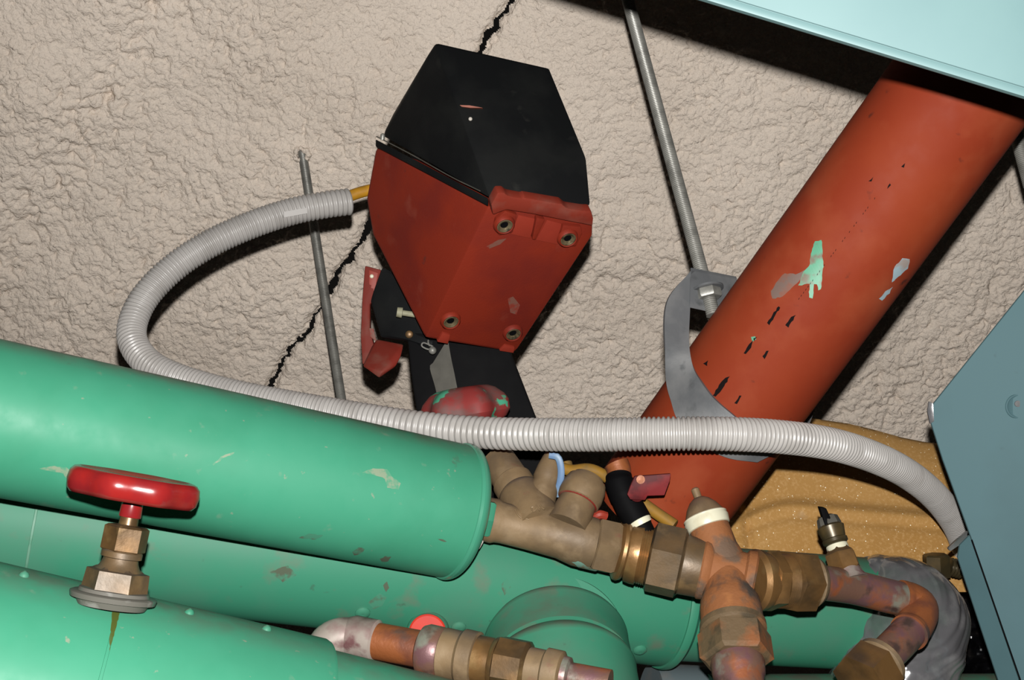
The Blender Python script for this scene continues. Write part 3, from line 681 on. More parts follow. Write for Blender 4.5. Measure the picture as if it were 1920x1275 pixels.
# ================================================================== corrugated hose
cp_ = [(656, 378, 1.385), (610, 384, 1.375), (545, 397, 1.362), (470, 422, 1.345), (395, 456, 1.33), (325, 502, 1.315), (272, 557, 1.30), (248, 610, 1.285), (253, 650, 1.27), (285, 686, 1.255),
       (340, 712, 1.245), (430, 738, 1.23), (540, 760, 1.215), (650, 779, 1.20), (770, 798, 1.18), (900, 811, 1.155), (1050, 815, 1.115), (1200, 814, 1.09), (1330, 813, 1.085), (1450, 818, 1.10), (1560, 833, 1.135), (1650, 862, 1.19),
       (1715, 898, 1.255), (1765, 944, 1.33), (1800, 1000, 1.40), (1815, 1060, 1.45)]
dense, cl = crom([P(*q) for q in cp_], 5000)
per = 6; path = [dense[0]]; ph = 0.0; nxt = 1
def pitch_at(p):                          # the ribs are pulled apart on the straight run and at the cut end
    q = p - CAM; z = q.dot(FW); x = CX + q.dot(RT) / z * F; y = CY - q.dot(UP) / z * F
    st_ = math.exp(-((x - 850) / 170) ** 4) if y > 700 else math.exp(-(max(0, 640 - x) / 90) ** 2)
    return .0041 + (.0021 if y > 700 else .0012) * st_
for i_ in range(1, len(dense)):
    ph += (dense[i_] - dense[i_ - 1]).length / pitch_at(dense[i_]) * per
    while ph >= nxt:
        path.append(dense[i_].copy()); nxt += 1
        if nxt - 1 > ph: break
path = [p for k_, p in enumerate(path) if k_ == 0 or (p - path[k_ - 1]).length > 1e-6]
cr = .01475
shape = [.88, .975, 1.0, 1.0, .975, .88]
rad = [cr * shape[i % per] for i in range(len(path))]
t = thing('corrugated_hose', 'grey ribbed plastic hose looping from the housing across to the teal panel', 'hose', P(1000, 830, 1.15))
b = B(); sweep(b, path, rad, 28, cap=False); o = obj('ribbed_wall', b, conduit_m, t, ang=60)
b = B(); sweep(b, path[:12], cr * .80, 24, cap=False); obj('cut_end', b, conduit_m, t)
for a_, c_ in (((532, 402), (576, 394)), ((415, 449), (446, 434))):
    b = B(); n = 10; A_ = []; B_ = []
    for k in range(n):
        f = k / (n - 1); x = a_[0] + (c_[0] - a_[0]) * f; y = a_[1] + (c_[1] - a_[1]) * f
        zc = 1.36 - (546 - x) / 200 * .035
        A_.append(P(x, y - 5, zc - cr * 1.01)); B_.append(P(x, y + 6, zc - cr * .97))
    ribbon(b, A_, B_, .004, 12); obj('smooth_label_strip', b, conduit_m, t)

q_, _ = crom([P(560, 394, 1.366), P(620, 382, 1.378), P(660, 366, 1.386), P(690, 357, 1.392), P(725, 352, 1.40)], 30)
b = B(); sweep(b, q_, .0062, 20); o = obj('power_cable', b, yellow); tag(o, 'short yellow cable between the ribbed hose and the red housing', 'cable', 'yellow cables')
q_, _ = crom([P(1040, 872, 1.20), P(1070, 882, 1.195), P(1105, 880, 1.19), P(1135, 893, 1.185), P(1180, 925, 1.17), P(1225, 958, 1.158), P(1265, 985, 1.15)], 40)
b = B(); sweep(b, q_, .0055, 20); o = obj('power_cable', b, yellow2); tag(o, 'yellow cable passing behind the black ball valve in front of the red pipe', 'cable', 'yellow cables')
q_, _ = crom([P(1062, 868, 1.23), P(1066, 890, 1.225), P(1060, 930, 1.22), P(1050, 980, 1.22)], 20)
b = B(); sweep(b, q_, .0055, 20); o = obj('power_cable', b, yellow2); tag(o, 'yellow cable dropping behind the blue strap of the brass test port', 'cable', 'yellow cables')

# ================================================================== balancing valve (brass) with lobed handwheel
VA, VB = P(905, 972, 1.135), P(1190, 1037, 1.145)
vd = (VB - VA).normalized()
def vt(x, y): 
    return ((P(x, y, 1.14) - VA).dot(vd))
z_ = 1.14; u = lambda n: PX(n, z_)
t = thing('balancing_valve', 'long tan brass balancing valve at the end of the upper green pipe', 'valve', VA)
t1 = vt(1050, 1005); t2 = vt(1100, 1017); t3 = vt(1135, 1025)
b = B(); lathe(b, VA, vd, [(0, u(34)), (u(3), u(41)), (u(22), u(42)), (u(30), u(39)), (u(40), u(38)), (t1 * .6, u(39)), (t1, u(42)), (t1 + u(18), u(46)), (t1 + u(32), u(49)), (t2 + u(4), u(49)), (t2 + u(13), u(48)), (t2 + u(14), u(40))], 48); obj('body', b, brass, t)
b = B(); lathe(b, VA + vd * (t2 + u(14)), vd, [(0, u(50)), (u(3), u(54)), (u(38), u(54)), (u(44), u(50))], 6, .35); obj('end_hex', b, brass, t)
b = B(); lathe(b, VA + vd * (t2 + u(58)), vd, [(0, u(50)), (u(4), u(57)), (u(10), u(58)), (u(16), u(55)), (u(20), u(50))], 40); obj('end_ring', b, brass2, t, label='rubbed coppery ring')
# slanted bonnet
Y0 = P(1012, 985, 1.135); Y1 = P(872, 765, 1.255)
yd = (Y1 - Y0).normalized(); yl = (Y1 - Y0).length
b = B(); lathe(b, Y0, yd, [(0, u(46)), (u(40), u(46)), (u(82), u(45)), (u(92), u(42)), (u(96), u(38)), (u(104), u(40)), (u(122), u(40)), (u(126), u(36)), (u(190), u(34))], 44); obj('bonnet', b, brass, t)
b = B(); lathe(b, Y0 + yd * (yl - u(50)), yd, [(0, u(14)), (u(50), u(13))], 20); obj('stem', b, brass2, t)
hz = 1.24; hx = V(-.16, -1, .05)
hc = P(874, 782, hz)
mod = lambda a, tt: 1 + .085 * math.cos(6 * a + .5)
b = B(); h_ = lambda n: PX(n, hz)
lathe(b, hc, hx, [(-h_(20), h_(50)), (-h_(8), h_(70)), (h_(4), h_(78)), (h_(22), h_(78)), (h_(34), h_(72)), (h_(48), h_(58)), (h_(54), h_(46)), (h_(56), h_(30)), (h_(57), h_(2))], 96, mod=mod); obj('handwheel', b, redwheel_g, t, ang=28, label='lobed red handwheel smeared with green paint')
# two test ports
def port(x0, y0, z0, x1, y1, z1, prof, mat, name):
    bm = B(); a = P(x0, y0, z0); d = P(x1, y1, z1) - a; l = d.length
    lathe(bm, a, d, [(f * l, PX(r, z0)) for f, r in prof], 32); return obj(name, bm, mat, t)
o = port(1010, 945, 1.15, 1039, 852, 1.17, [(0, 30), (.3, 28), (.42, 24), (.5, 26), (.7, 24), (.9, 20), (.97, 17), (1, 9)], brass, 'test_port')
b = B(); q_, _ = crom([P(1030, 853, 1.15), P(1046, 858, 1.148), P(1052, 880, 1.148), P(1050, 905, 1.15), P(1042, 930, 1.155)], 20); sweep(b, q_, .0032, 12, flat=.5); obj('blue_strap', b, blue, o, label='light blue plastic strap')
o = port(1063, 985, 1.13, 1104, 896, 1.155, [(0, 38), (.28, 38), (.47, 36), (.5, 41), (.60, 43), (.80, 42), (.92, 38), (.93, 33), (1, 30)], brass, 'test_port')
p_ = P(1063, 985, 1.13); d_ = (P(1104, 896, 1.155) - p_)
b = B(); lathe(b, p_ + d_ * .47, d_, [(0, PX(37, 1.13)), (.0012, PX(39.5, 1.13)), (.003, PX(39, 1.13))], 36); obj('red_ring', b, dustred, o, label='thin red ring')
b = B(); q_, _ = crom([P(1112, 972, 1.15), P(1124, 965, 1.148), P(1136, 968, 1.15)], 10); sweep(b, q_, .0042, 10); obj('red_tab', b, boxredl, o, label='small pinkish red tab')
# worn cast letters, too worn to read
def stroke(pts, r=.0007):
    bm = B(); 
    for s in pts:
        q = [cyl_hit(x, y, VA, vd, u(39.6)) for x, y in s]; q2, _ = crom(q, 8) if len(q) > 1 else (q, 0); sweep(bm, q2, r, 6)
    return bm
b = stroke([[(1056, 988), (1060, 996)], [(1067, 985), (1063, 991), (1070, 997)], [(1076, 984), (1080, 993)], [(1082, 990), (1087, 999)], [(1090, 992), (1094, 1000)]]); obj('cast_marking', b, brass, t, label='worn raised cast lettering')
b = stroke([[(966, 956), (971, 966), (978, 972)], [(978, 960), (984, 966)], [(984, 972), (992, 974)]]); obj('cast_marking', b, brass, t, label='worn raised cast lettering')
def ystroke(pts):
    bm = B()
    for s in pts:
        q = [cyl_hit(x, y, Y0, yd, u(46.4)) for x, y in s]; q2, _ = crom(q, 10); sweep(bm, q2, .0007, 6)
    return bm
b = ystroke([[(996, 952), (1000, 959), (1005, 955), (1001, 950), (996, 952)], [(1005, 947), (1008, 952), (1012, 957)], [(1012, 946), (1016, 952), (1021, 955)]]); obj('cast_marking', b, brass, t, label='worn raised cast lettering')
verd = M('verdigris', (.12, .23, .18, 1), [((.12, .09, .05, 1), 90, .5, .65)], rough=.7)
smear(t, 'verdigris_patch', verd, VA, vd, u(49), [(1072, 1054), (1084, 1052), (1100, 1062), (1122, 1068), (1110, 1074), (1086, 1066)], label='pale blue green verdigris')

# ================================================================== union between valve and pipe cross
UA2 = VA + vd * (t2 + u(80)); 
XC = P(1362, 1077, 1.13)
xd = (XC - UA2).normalized(); 
t = thing('union_fitting', 'large dark brass union nut joining the tan valve to the rusty pipe cross', 'fitting', UA2)
b = B(); lathe(b, UA2, xd, [(0, u(48)), (u(3), u(56)), (u(14), u(58)), (u(24), u(58))] + [(u(24 + 2.2 * k), u(53.5 if k % 2 else 55.5)) for k in range(9)], 48); obj('threaded_ring', b, brass2, t, label='shiny threaded ring')
b = B(); lathe(b, UA2 + xd * u(42), xd, [(0, u(58)), (u(4), u(68)), (u(58), u(68)), (u(63), u(60))], 6, .12); obj('union_nut', b, brownbrass, t)
b = B(); lathe(b, UA2 + xd * u(104), xd, [(0, u(58)), (u(2), u(56)), (u(42), u(54)), (u(48), u(52))], 44); obj('socket', b, brownbrass, t)

# ================================================================== rusty cross with vent, drop leg and right union
t = thing('pipe_cross', 'rust-covered cross fitting with a cream-ringed vent on top and a drop leg below', 'fitting', P(1370, 1140, 1.14))
zz = 1.135; w_ = lambda n: PX(n, zz)
b = B()
lathe(b, XC - xd * w_(50), xd, [(0, w_(54)), (w_(4), w_(57)), (w_(12), w_(56)), (w_(20), w_(49)), (w_(80), w_(48)), (w_(84), w_(54)), (w_(98), w_(55)), (w_(102), w_(50))], 44)
top = P(1321, 966, 1.152); tdn = (top - XC).normalized()
lathe(b, XC - tdn * w_(10), tdn, [(0, w_(44)), (w_(40), w_(44)), (w_(62), w_(39)), (w_(112), w_(38)), (w_(116), w_(34))], 40)
bot = P(1390, 1300, 1.045); bdn = (bot - XC).normalized()
lathe(b, XC, bdn, [(0, w_(46)), (w_(50), w_(49)), (w_(60), w_(54)), (w_(78), w_(56)), (w_(110), w_(57)), (w_(114), w_(50))], 40)
obj('cross_body', b, rust, t)
b = B(); lathe(b, XC + bdn * w_(108), bdn, [(0, w_(56)), (w_(3), w_(60)), (w_(14), w_(60)), (w_(18), w_(54)), (w_(24), w_(54))], 40); obj('collar', b, rustbrass, t)
b = B(); lathe(b, XC + bdn * w_(128), bdn, [(0, w_(58)), (w_(5), w_(66)), (w_(52), w_(66)), (w_(58), w_(57))], 6, .5); obj('drop_nut', b, rustbrass, t)
b = B(); lathe(b, XC + bdn * w_(184), bdn, [(0, w_(46)), (w_(8), w_(48)), (w_(30), w_(46)), (w_(40), w_(42)), (w_(110), w_(40))], 40); obj('drop_pipe', b, copper, t)
b = B(); c_ = XC + tdn * w_(92)
lathe(b, c_, tdn, [(0, w_(36)), (w_(2), w_(41)), (w_(16), w_(43.5)), (w_(20), w_(42)), (w_(24), w_(42.5)), (w_(26), w_(40))], 48); o = obj('vent_ring', b, white, t, label='cream plastic ring')
b = B(); lathe(b, c_, tdn, [(w_(25), w_(40)), (w_(30), w_(37)), (w_(44), w_(30)), (w_(56), w_(20)), (w_(62), w_(11)), (w_(63), w_(7.5)), (w_(80), w_(8)), (w_(83), w_(5))], 36); obj('vent_cap', b, brass, t)

R0_ = XC + xd * w_(48); RE = P(1545, 1091, 1.155); rd = (RE - R0_).normalized()
t = thing('union_fitting', 'bronze union with two hex nuts between the rusty cross and the copper bend', 'fitting', R0_)
b = B(); lathe(b, R0_, rd, [(0, w_(50)), (w_(8), w_(58)), (w_(20), w_(56)), (w_(34), w_(50))], 44); obj('collar', b, brass2, t)
b = B(); lathe(b, R0_ + rd * w_(26), rd, [(0, w_(50)), (w_(4), w_(58)), (w_(26), w_(58)), (w_(31), w_(50))], 6, .1); obj('hex_ring', b, brass2, t)
b = B(); lathe(b, R0_ + rd * w_(54), rd, [(w_(2.2 * k), w_(48 if k % 2 else 51)) for k in range(14)], 44); obj('thread', b, brass2, t, label='shiny exposed thread')
b = B(); lathe(b, R0_ + rd * w_(76), rd, [(0, w_(50)), (w_(5), w_(61)), (w_(48), w_(60)), (w_(54), w_(52))], 6, .45); obj('union_nut', b, brass2, t)
b = B(); lathe(b, R0_ + rd * w_(128), rd, [(0, w_(48)), (w_(5), w_(50)), (w_(16), w_(44)), (w_(20), w_(38))], 40); obj('outlet', b, brass, t)

# ================================================================== copper bend
t = thing('copper_pipe', 'patchy copper pipe with an elbow turning down at the right, green and orange stains', 'pipe', P(1660, 1180, 1.17))
cA = R0_ + rd * w_(140)
q_, _ = crom([cA, P(1600, 1101, 1.175), P(1660, 1116, 1.185), P(1690, 1123, 1.19)], 30)
b = B(); sweep(b, q_, .0158, 32); obj('tube', b, copper, t)
q_, _ = crom([P(1688, 1122, 1.19), P(1706, 1126, 1.192), P(1722, 1136, 1.19), P(1724, 1152, 1.182), P(1712, 1176, 1.168), P(1704, 1186, 1.16)], 30)
b = B(); sweep(b, q_, [.0172] * 3 + [.0168] * 24 + [.0176] * 3, 32); obj('elbow', b, coppero, t, label='bright orange copper elbow')
q_, _ = crom([P(1706, 1182, 1.163), P(1684, 1206, 1.15), P(1664, 1226, 1.14), P(1630, 1262, 1.12)], 20)
b = B(); sweep(b, q_, .0158, 32); obj('tube', b, copper, t)
nb = P(1655, 1236, 1.135); nd2 = (P(1618, 1276, 1.115) - nb).normalized()
b = B(); lathe(b, nb, nd2, [(0, PX(44, 1.13)), (PX(6, 1.13), PX(50, 1.13)), (PX(16, 1.13), PX(50, 1.13)), (PX(20, 1.13), PX(44, 1.13))], 40); obj('collar', b, brass, t)
b = B(); lathe(b, nb + nd2 * PX(20, 1.13), nd2, [(0, PX(46, 1.13)), (PX(5, 1.13), PX(58, 1.13)), (PX(60, 1.13), PX(58, 1.13))], 6, .3); obj('hex_nut', b, brass2, t)
# test plug on the copper pipe
t = thing('test_plug', 'small upright brass test plug with a white ring and black key on the copper pipe', 'plug', P(1592, 1085, 1.17))
pb = P(1592, 1088, 1.172); pt = P(1545, 955, 1.20); pd = (pt - pb).normalized(); s_ = lambda n: PX(n, 1.18)
b = B(); lathe(b, pb, pd, [(0, s_(36)), (s_(10), s_(30)), (s_(22), s_(26))], 32); obj('foot', b, copper_w, t)
b = B(); lathe(b, pb + pd * s_(18), pd, [(0, s_(27)), (s_(4), s_(31)), (s_(34), s_(30)), (s_(40), s_(24)), (s_(46), s_(20))], 6, .2); obj('hex_base', b, brass2, t)
b = B(); lathe(b, pb + pd * s_(58), pd, [(0, s_(19)), (s_(2), s_(21)), (s_(11), s_(20.5)), (s_(13), s_(18))], 28); obj('white_ring', b, white, t, label='white sealing ring')
b = B(); lathe(b, pb + pd * s_(70), pd, [(0, s_(19)), (s_(4), s_(24)), (s_(10), s_(24)), (s_(12), s_(22)), (s_(34), s_(26)), (s_(38), s_(22))], 28); obj('cap', b, darkbrass, t)
b = B(); lathe(b, pb + pd * s_(106), pd, [(0, s_(22)), (s_(4), s_(23)), (s_(18), s_(20)), (s_(22), s_(12))], 8); obj('gland', b, strapgrey, t)
k0 = pb + pd * s_(116)
b = B(); prism(b, [k0 - RT * s_(13) - pd * s_(16), k0 + RT * s_(6) - pd * s_(18), k0 + RT * s_(1) + pd * s_(30), k0 - RT * s_(11) + pd * s_(32)], -FW * .011, .0012); obj('key', b, blacksteel, t)

# ================================================================== black ball valve with red lever
t = thing('ball_valve', 'small black ball valve with a dark red lever in front of the red drain pipe', 'valve', P(1170, 970, 1.15))
q_, _ = crom([P(1160, 893, 1.16), P(1163, 910, 1.155), P(1178, 945, 1.148), P(1196, 978, 1.142)], 24)
b = B(); sweep(b, q_, [PX(25, 1.15)] * 3 + [PX(28, 1.15)] * 8 + [PX(27, 1.15)] * 13, 28); obj('body', b, blacksteel, t)
b = B(); q_, _ = crom([P(1156, 869, 1.165), P(1160, 880, 1.163), P(1161, 895, 1.16)], 10); sweep(b, q_, PX(23, 1.16), 28); obj('copper_tail', b, coppero, t)
b = B(); p_ = P(1197, 972, 1.142); lathe(b, p_, V(.5, 1, -.2), [(0, PX(20, 1.14)), (.002, PX(22, 1.14)), (.006, PX(21, 1.14))], 28); obj('white_ring', b, white, t, label='white tape ring')
b = B(); lathe(b, p_, V(.5, 1, -.2), [(.005, PX(19, 1.14)), (.02, PX(18, 1.14))], 24); obj('outlet', b, blacksteel, t)
b = B(); prism(b, [P(1176, 927, 1.122), P(1184, 906, 1.122), P(1190, 893, 1.122), P(1258, 888, 1.118), P(1256, 902, 1.118), P(1246, 929, 1.118), P(1214, 930, 1.12), P(1210, 938, 1.122), P(1182, 937, 1.122)], FW * .005, .001); lv = obj('lever', b, maroon, t)
b = B(); lathe(b, P(1201, 899, 1.1205), V(0, 0, -1), [(0, .0040), (.0012, .0038), (.0013, .0005)], 18); obj('hole', b, coppero, lv)
b = B(); lathe(b, P(1192, 924, 1.14), V(0, 0, -1), [(0, .007), (.013, .0065), (.015, .004), (.0155, .001)], 20); obj('spindle', b, maroon, t)

# ================================================================== gate valve with red handwheel
gz = .885; g = lambda n: PX(n, gz)
ga = V(35, -200, 26); gb = P(211, 1123, gz)
t = thing('gate_valve', 'brass gate valve with a glossy red handwheel on the nearest green pipe', 'valve', gb)
b = B(); lathe(b, gb, ga, [(-g(14), g(62)), (-g(2), g(68)), (-g(1), g(78)), (g(8), g(80)), (g(10), g(76)), (g(11), g(66)), (g(17), g(64)), (g(18), g(58))], 40, mod=lambda a, tt: 1 + .03 * math.cos(3 * a + .4)); obj('flange', b, flangem, t, label='dusty whitish flange with green paint')
b = B(); lathe(b, gb + ga * g(14), ga, [(0, g(56)), (g(3), g(61)), (g(38), g(58)), (g(40), g(48)), (g(44), g(42))], 6, .2); obj('bonnet', b, brownbrass, t)
b = B(); lathe(b, gb + ga * g(54), ga, [(0, g(44)), (g(6), g(38)), (g(14), g(34)), (g(22), g(32)), (g(24), g(38)), (g(34), g(38)), (g(38), g(34))], 36); obj('neck', b, brownbrass, t)
b = B(); lathe(b, gb + ga * g(88), ga, [(0, g(36)), (g(4), g(42)), (g(46), g(42)), (g(50), g(36))], 6, .45); obj('gland_nut', b, brass2, t)
b = B(); lathe(b, gb + ga * g(136), ga, [(0, g(26)), (g(4), g(18)), (g(20), g(17))], 24); obj('stem', b, brass2, t)
b = B(); lathe(b, gb + ga * g(154), ga, [(0, g(20)), (g(2), g(21)), (g(26), g(20)), (g(28), g(14))], 20); obj('wheel_hub', b, redwheel, t)
wc = P(251, 911, gz + .022); wa = V(37, -200, 24)
sc8 = lambda a, tt: 1 + .032 * math.cos(8 * a + .6)
b = B(); lathe(b, wc, wa, [(-g(3), g(14)), (-g(6), g(60)), (-g(22), g(98)), (-g(27), g(108)), (-g(27), g(116)), (-g(19), g(123)), (-g(2), g(126)), (g(12), g(124)), (g(20), g(117)), (g(22), g(108)), (g(15), g(98)), (g(7), g(60)), (g(6), g(14))], 120, mod=sc8); obj('handwheel', b, redwheel, t, ang=50)
# ================================================================== lower copper and brass run behind the nearest pipe
t = thing('copper_pipe', 'stained copper elbow and brass couplings lying behind the nearest green pipe', 'pipe', P(800, 1220, 1.08))
ez = 1.062; e = lambda n: PX(n, ez)
q_, _ = crom([P(602, 1275, ez), P(604, 1235, ez), P(616, 1206, ez), P(640, 1194, ez), P(668, 1195, ez)], 24)
b = B(); sweep(b, q_, e(36), 36); obj('elbow', b, copper_w, t, label='whitish stained elbow')
r0 = P(664, 1194, ez); rE = P(1072, 1270, 1.005); rdv = (rE - r0).normalized()
b = B(); lathe(b, r0, rdv, [(-e(12), e(36)), (0, e(40)), (e(44), e(39)), (e(48), e(34))], 36); obj('socket', b, copper_w, t)
b = B(); lathe(b, r0 + rdv * e(46), rdv, [(0, e(34)), (e(92), e(34))], 36); obj('tube', b, coppero, t, label='orange copper tube')
b = B(); lathe(b, r0 + rdv * e(132), rdv, [(0, e(33)), (e(6), e(44)), (e(16), e(48)), (e(42), e(47)), (e(48), e(43))], 36); obj('coupling', b, copper, t)
b = B(); lathe(b, r0 + rdv * e(178), rdv, [(0, e(44)), (e(2), e(47)), (e(34), e(46)), (e(37), e(48)), (e(40), e(51)), (e(66), e(50)), (e(68), e(46))], 36); obj('collar', b, brass, t)
b = B(); lathe(b, r0 + rdv * e(246), rdv, [(0, e(45)), (e(30), e(44)), (e(34), e(47)), (e(40), e(48))], 36); obj('sleeve', b, brass2, t)
b = B(); lathe(b, r0 + rdv * e(284), rdv, [(0, e(46)), (e(4), e(52)), (e(54), e(51)), (e(60), e(44))], 8, .2); obj('union_nut', b, brass2, t)
b = B(); lathe(b, r0 + rdv * e(342), rdv, [(0, e(40)), (e(30), e(39)), (e(34), e(44)), (e(62), e(43)), (e(66), e(36))], 36); obj('sleeve', b, brass, t)
b = B(); lathe(b, r0 + rdv * e(404), rdv, [(0, e(36)), (e(14), e(34)), (e(18), e(26)), (e(90), e(26))], 30); obj('tube', b, copper, t)

# ================================================================== tan insulation blanket
t0x, t1x, t0y, t1y = 1300, 1860, 770, 1110
def tan_top(x):                           # upper outline read off the photograph
    xs_ = [1300, 1480, 1520, 1590, 1640, 1690, 1730, 1760, 1790, 1860]; ys_ = [792, 782, 784, 794, 806, 820, 828, 832, 846, 860]
    return float(np.interp(x, xs_, ys_))
bm = B(); nx_, ny_ = 120, 84; grid = []
for j in range(ny_):
    row = []
    for i in range(nx_):
        x = t0x + (t1x - t0x) * i / (nx_ - 1); f = j / (ny_ - 1)
        y = tan_top(x) + (1110 - tan_top(x)) * f
        z = 1.53 - .10 * f
        z -= .020 * math.sqrt(min(1, max(0, (y - tan_top(x)) / 40)))      # rolled upper edge
        ridge = 945 + 30 * max(0, (1480 - x) / 90) ** 1.6 + .085 * max(0, x - 1500)
        d = (y - ridge)
        z -= .011 / (1 + math.exp(-d / 4.0)) + .004 * math.exp(-(d / 9) ** 2) - .003 * math.exp(-((d - 24) / 9) ** 2)
        ridge2 = 858 + .16 * (x - 1600)
        if x > 1560: z -= .003 / (1 + math.exp(-(y - ridge2) / 4.0)) * min(1, (x - 1560) / 80)
        z += .006 * math.exp(-((x - 1398 - (y - 960) * .12) / 8) ** 2) * (1 if y > 930 else math.exp(-((y - 930) / 20) ** 2))
        z += .003 * mnoise.noise(Vector((x * .008, y * .008, 3.0)))
        row.append(bm.verts.new(P(x, y, z)))
    grid.append(row)
for j in range(ny_ - 1):
    for i in range(nx_ - 1): bm.faces.new((grid[j][i], grid[j][i + 1], grid[j + 1][i + 1], grid[j + 1][i]))
back = [[bm.verts.new(v.co + FW * .06 + (UP * -.02 if j == 0 else UP * 0)) for v in (row[::7] + [row[-1]])] for j, row in ((0, grid[0]), (1, grid[-1]))]
for fr, bk in ((grid[0], back[0]), (grid[-1], back[1])):
    ids = list(range(0, nx_, 7)) + [nx_ - 1]
    if ids[-2] == ids[-1]: ids = ids[:-1]
    for k in range(len(ids) - 1):
        bm.faces.new([fr[i] for i in range(ids[k], ids[k + 1] + 1)] + [bk[k + 1], bk[k]])
o = obj('insulation_blanket', bm, tan); tag(o, 'tan insulation blanket with grains whose sparkle is painted as pale specks and pressed folds behind the red pipe', 'insulation')

# ================================================================== wrapped pipe end, felt, bag, small plug
t = thing('wrapped_pipe_end', 'pipe end wrapped in wrinkled shiny grey film below the tan blanket', 'pipe', P(1740, 1150, 1.33))
q_, _ = crom([P(1640, 1151, 1.333), P(1672, 1150, 1.325), P(1692, 1156, 1.315), P(1702, 1176, 1.305), P(1690, 1225, 1.295), P(1668, 1300, 1.285), P(1650, 1360, 1.28)], 110)
def wr(i, an, p):
    q = p * 1.0 + RT * math.cos(an) * .06 + UP * math.sin(an) * .06
    q2 = Vector((q.x * 150, q.y * 60, q.z * 40 + q.x * 60))
    return 1 + .022 * mnoise.noise(q * 38) + .03 * mnoise.noise(Vector((an * 2.2, i * .06, 4))) - .010 * abs(mnoise.noise(q * 60)) - .030 * abs(mnoise.noise(q2)) - .022 * abs(mnoise.noise(Vector((q.x * 30 + q.z * 120, q.y * 40, q.z * 30 - q.x * 90))))
rr = [.0605 + .0012 * math.sin(i * .3) for i in range(110)]
rr[0] = .058
b = B(); sweep(b, q_, rr, 180, mod=wr); obj('film_wrap', b, film, t, ang=70)
t = thing('pipe_plug', 'dark brass hex plug sticking up behind the grey film wrap', 'plug', P(1760, 1070, 1.36))
b = B(); lathe(b, P(1757, 1082, 1.36), V(-.05, -1, 0), [(0, PX(25, 1.36)), (PX(40, 1.36), PX(25, 1.36)), (PX(43, 1.36), PX(21, 1.36))], 6, .5); obj('hex_head', b, darkbrass, t)
b = B(); lathe(b, P(1778, 1062, 1.365), V(1, .25, .1), [(PX(3 * k, 1.36), PX(15 if k % 2 else 18, 1.36)) for k in range(9)], 24); obj('thread', b, darkbrass, t)
b = B(); prism(b, [P(1690, 1275, 1.37), P(1735, 1222, 1.37), P(1772, 1192, 1.37), P(1788, 1240, 1.37), P(1800, 1300, 1.37), P(1690, 1310, 1.37)], FW * .04, .006); o = obj('felt_pad', b, felt); tag(o, 'fuzzy grey felt pad between the film wrap and the black bag', 'pad')
bm = B(); grid = []; N1, N2 = 50, 60
for j in range(N2):
    row = []
    for i in range(N1):
        x = 1755 + 150 * i / (N1 - 1); y = 1080 + 230 * j / (N2 - 1)
        z = 1.50 + .035 * mnoise.noise(Vector((x * .018, y * .03, 2))) + .02 * mnoise.noise(Vector((x * .05 + y * .02, y * .07, 5)))
        row.append(bm.verts.new(P(x, y, z)))
    grid.append(row)
for j in range(N2 - 1):
    for i in range(N1 - 1): bm.faces.new((grid[j][i], grid[j][i + 1], grid[j + 1][i + 1], grid[j + 1][i]))
bmesh.ops.solidify(bm, geom=bm.faces[:], thickness=.004)
o = obj('plastic_bag', bm, bagm); tag(o, 'crumpled glossy black plastic sheet at the lower right', 'bag')
b = B(); lathe(b, P(1220, 1330, 1.29), V(1, .1, .2), [(0, PX(82, 1.33)), (.09, PX(82, 1.33)), (.092, PX(76, 1.33))], 40); o = obj('jacketed_stub', b, bluegrey); tag(o, 'dusty blue grey jacketed stub under the rusty drop leg at the bottom edge', 'pipe')
b = B(); lathe(b, P(1330, 1396, 1.27), V(1, .02, .08), [(0, .068), (.32, .068), (.324, .064)], 72); o = obj('insulated_pipe', b, green_d); tag(o, 'sliver of green pipe at the bottom edge below the narrow green run', 'pipe')

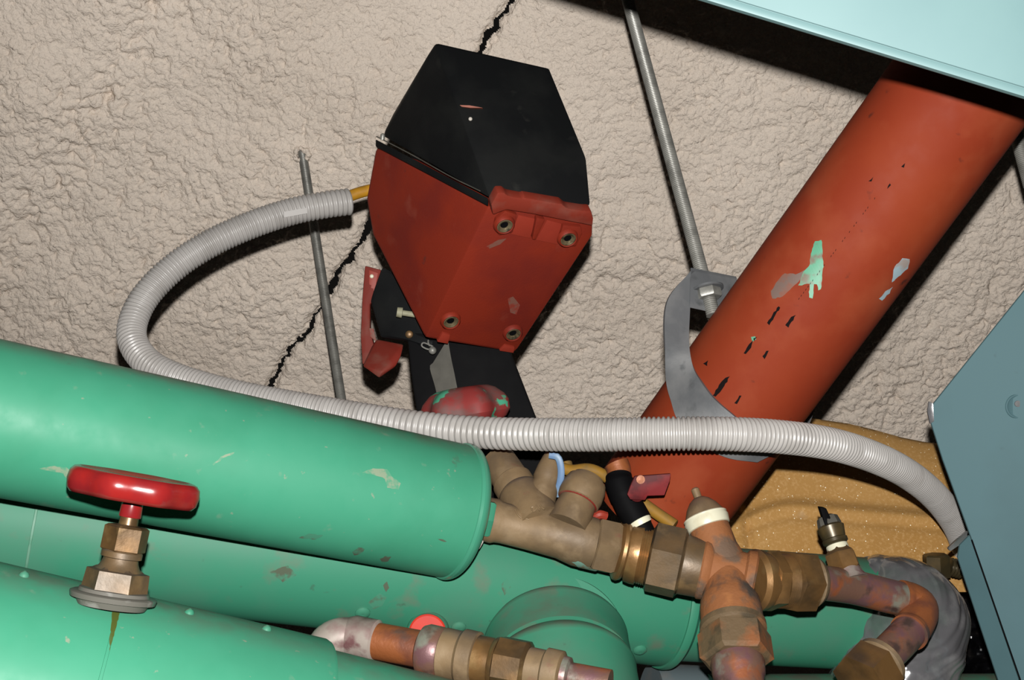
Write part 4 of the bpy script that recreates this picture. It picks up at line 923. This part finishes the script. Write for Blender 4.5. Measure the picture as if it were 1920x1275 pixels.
# ================================================================== teal duct (upper right) and teal panel (right)
t = thing('metal_duct', 'pale teal painted sheet metal duct crossing the upper right corner', 'duct', P(1700, 60, .83))
e0, e1_ = P(700, -188, .842), P(2900, 480, .778)
ed = (e1_ - e0).normalized(); ev = (V(.28, -1, .05)); ev = (ev - ed * ev.dot(ed)).normalized()
en = ed.cross(ev).normalized()
if en.dot(FW) < 0: en = -en
b = B(); q0, q1 = e0 + ev * PX(17, .82), e1_ + ev * PX(17, .82)
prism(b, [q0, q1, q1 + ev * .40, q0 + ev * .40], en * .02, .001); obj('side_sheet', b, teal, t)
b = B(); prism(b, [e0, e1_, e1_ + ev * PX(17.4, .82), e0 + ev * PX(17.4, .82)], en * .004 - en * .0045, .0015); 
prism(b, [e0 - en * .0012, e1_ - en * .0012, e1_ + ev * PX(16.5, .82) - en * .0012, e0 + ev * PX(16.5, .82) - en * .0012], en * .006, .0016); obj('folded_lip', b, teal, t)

t = thing('metal_enclosure', 'large teal painted steel enclosure side at the right edge', 'enclosure', P(1860, 1000, 1.22))
pz = 1.22
pan = [(1744, 768), (1752, 755), (1920, 546), (2120, 297), (2120, 1500), (1990, 1500), (1912, 1275), (1824, 1016), (1768, 862), (1745, 790)]
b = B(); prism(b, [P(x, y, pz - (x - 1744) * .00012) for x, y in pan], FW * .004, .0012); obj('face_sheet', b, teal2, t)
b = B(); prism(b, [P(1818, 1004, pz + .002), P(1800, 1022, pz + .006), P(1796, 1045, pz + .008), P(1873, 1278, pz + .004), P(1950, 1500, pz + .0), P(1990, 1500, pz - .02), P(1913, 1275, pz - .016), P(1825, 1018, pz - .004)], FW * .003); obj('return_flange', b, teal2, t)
b = B(); q_, _ = crom([P(1822, 1012, pz - .010), P(1868, 1145, pz - .016), P(1912, 1272, pz - .021), P(1990, 1498, pz - .03)], 16); sweep(b, q_, .0008, 6); obj('fold_line', b, blacksteel, t, label='dark fold line')
b = B(); lathe(b, P(1908, 762, pz - .0185), V(0, 0, -1), [(0, .0118), (.0012, .0112), (.0014, .0104), (.0002, .0085), (.0001, .0005)], 36); o = obj('knockout', b, teal2, t, label='round pressed knockout')
b = B(); lathe(b, P(1908, 757, pz - .019), V(0, 0, -1), [(0, .0032), (.0012, .003), (.0013, .0002)], 16); obj('rivet', b, galv, o)
b = B(); sh = [P(1816, 996, 1.24), P(1812, 1008, 1.235), P(1800, 1022, 1.235), P(1782, 1034, 1.238), P(1778, 1029, 1.24), P(1796, 1012, 1.24)]
prism(b, sh, FW * .006, .0012); obj('torn_film', b, film, t, label='torn scrap of clear film')
b = B(); prism(b, [P(1742, 752, 1.219), P(1750, 756, 1.217), P(1752, 790, 1.217), P(1744, 795, 1.219), P(1739, 772, 1.220)], FW * .003, .0008); obj('corner_film', b, film, t, label='pale film on the corner')
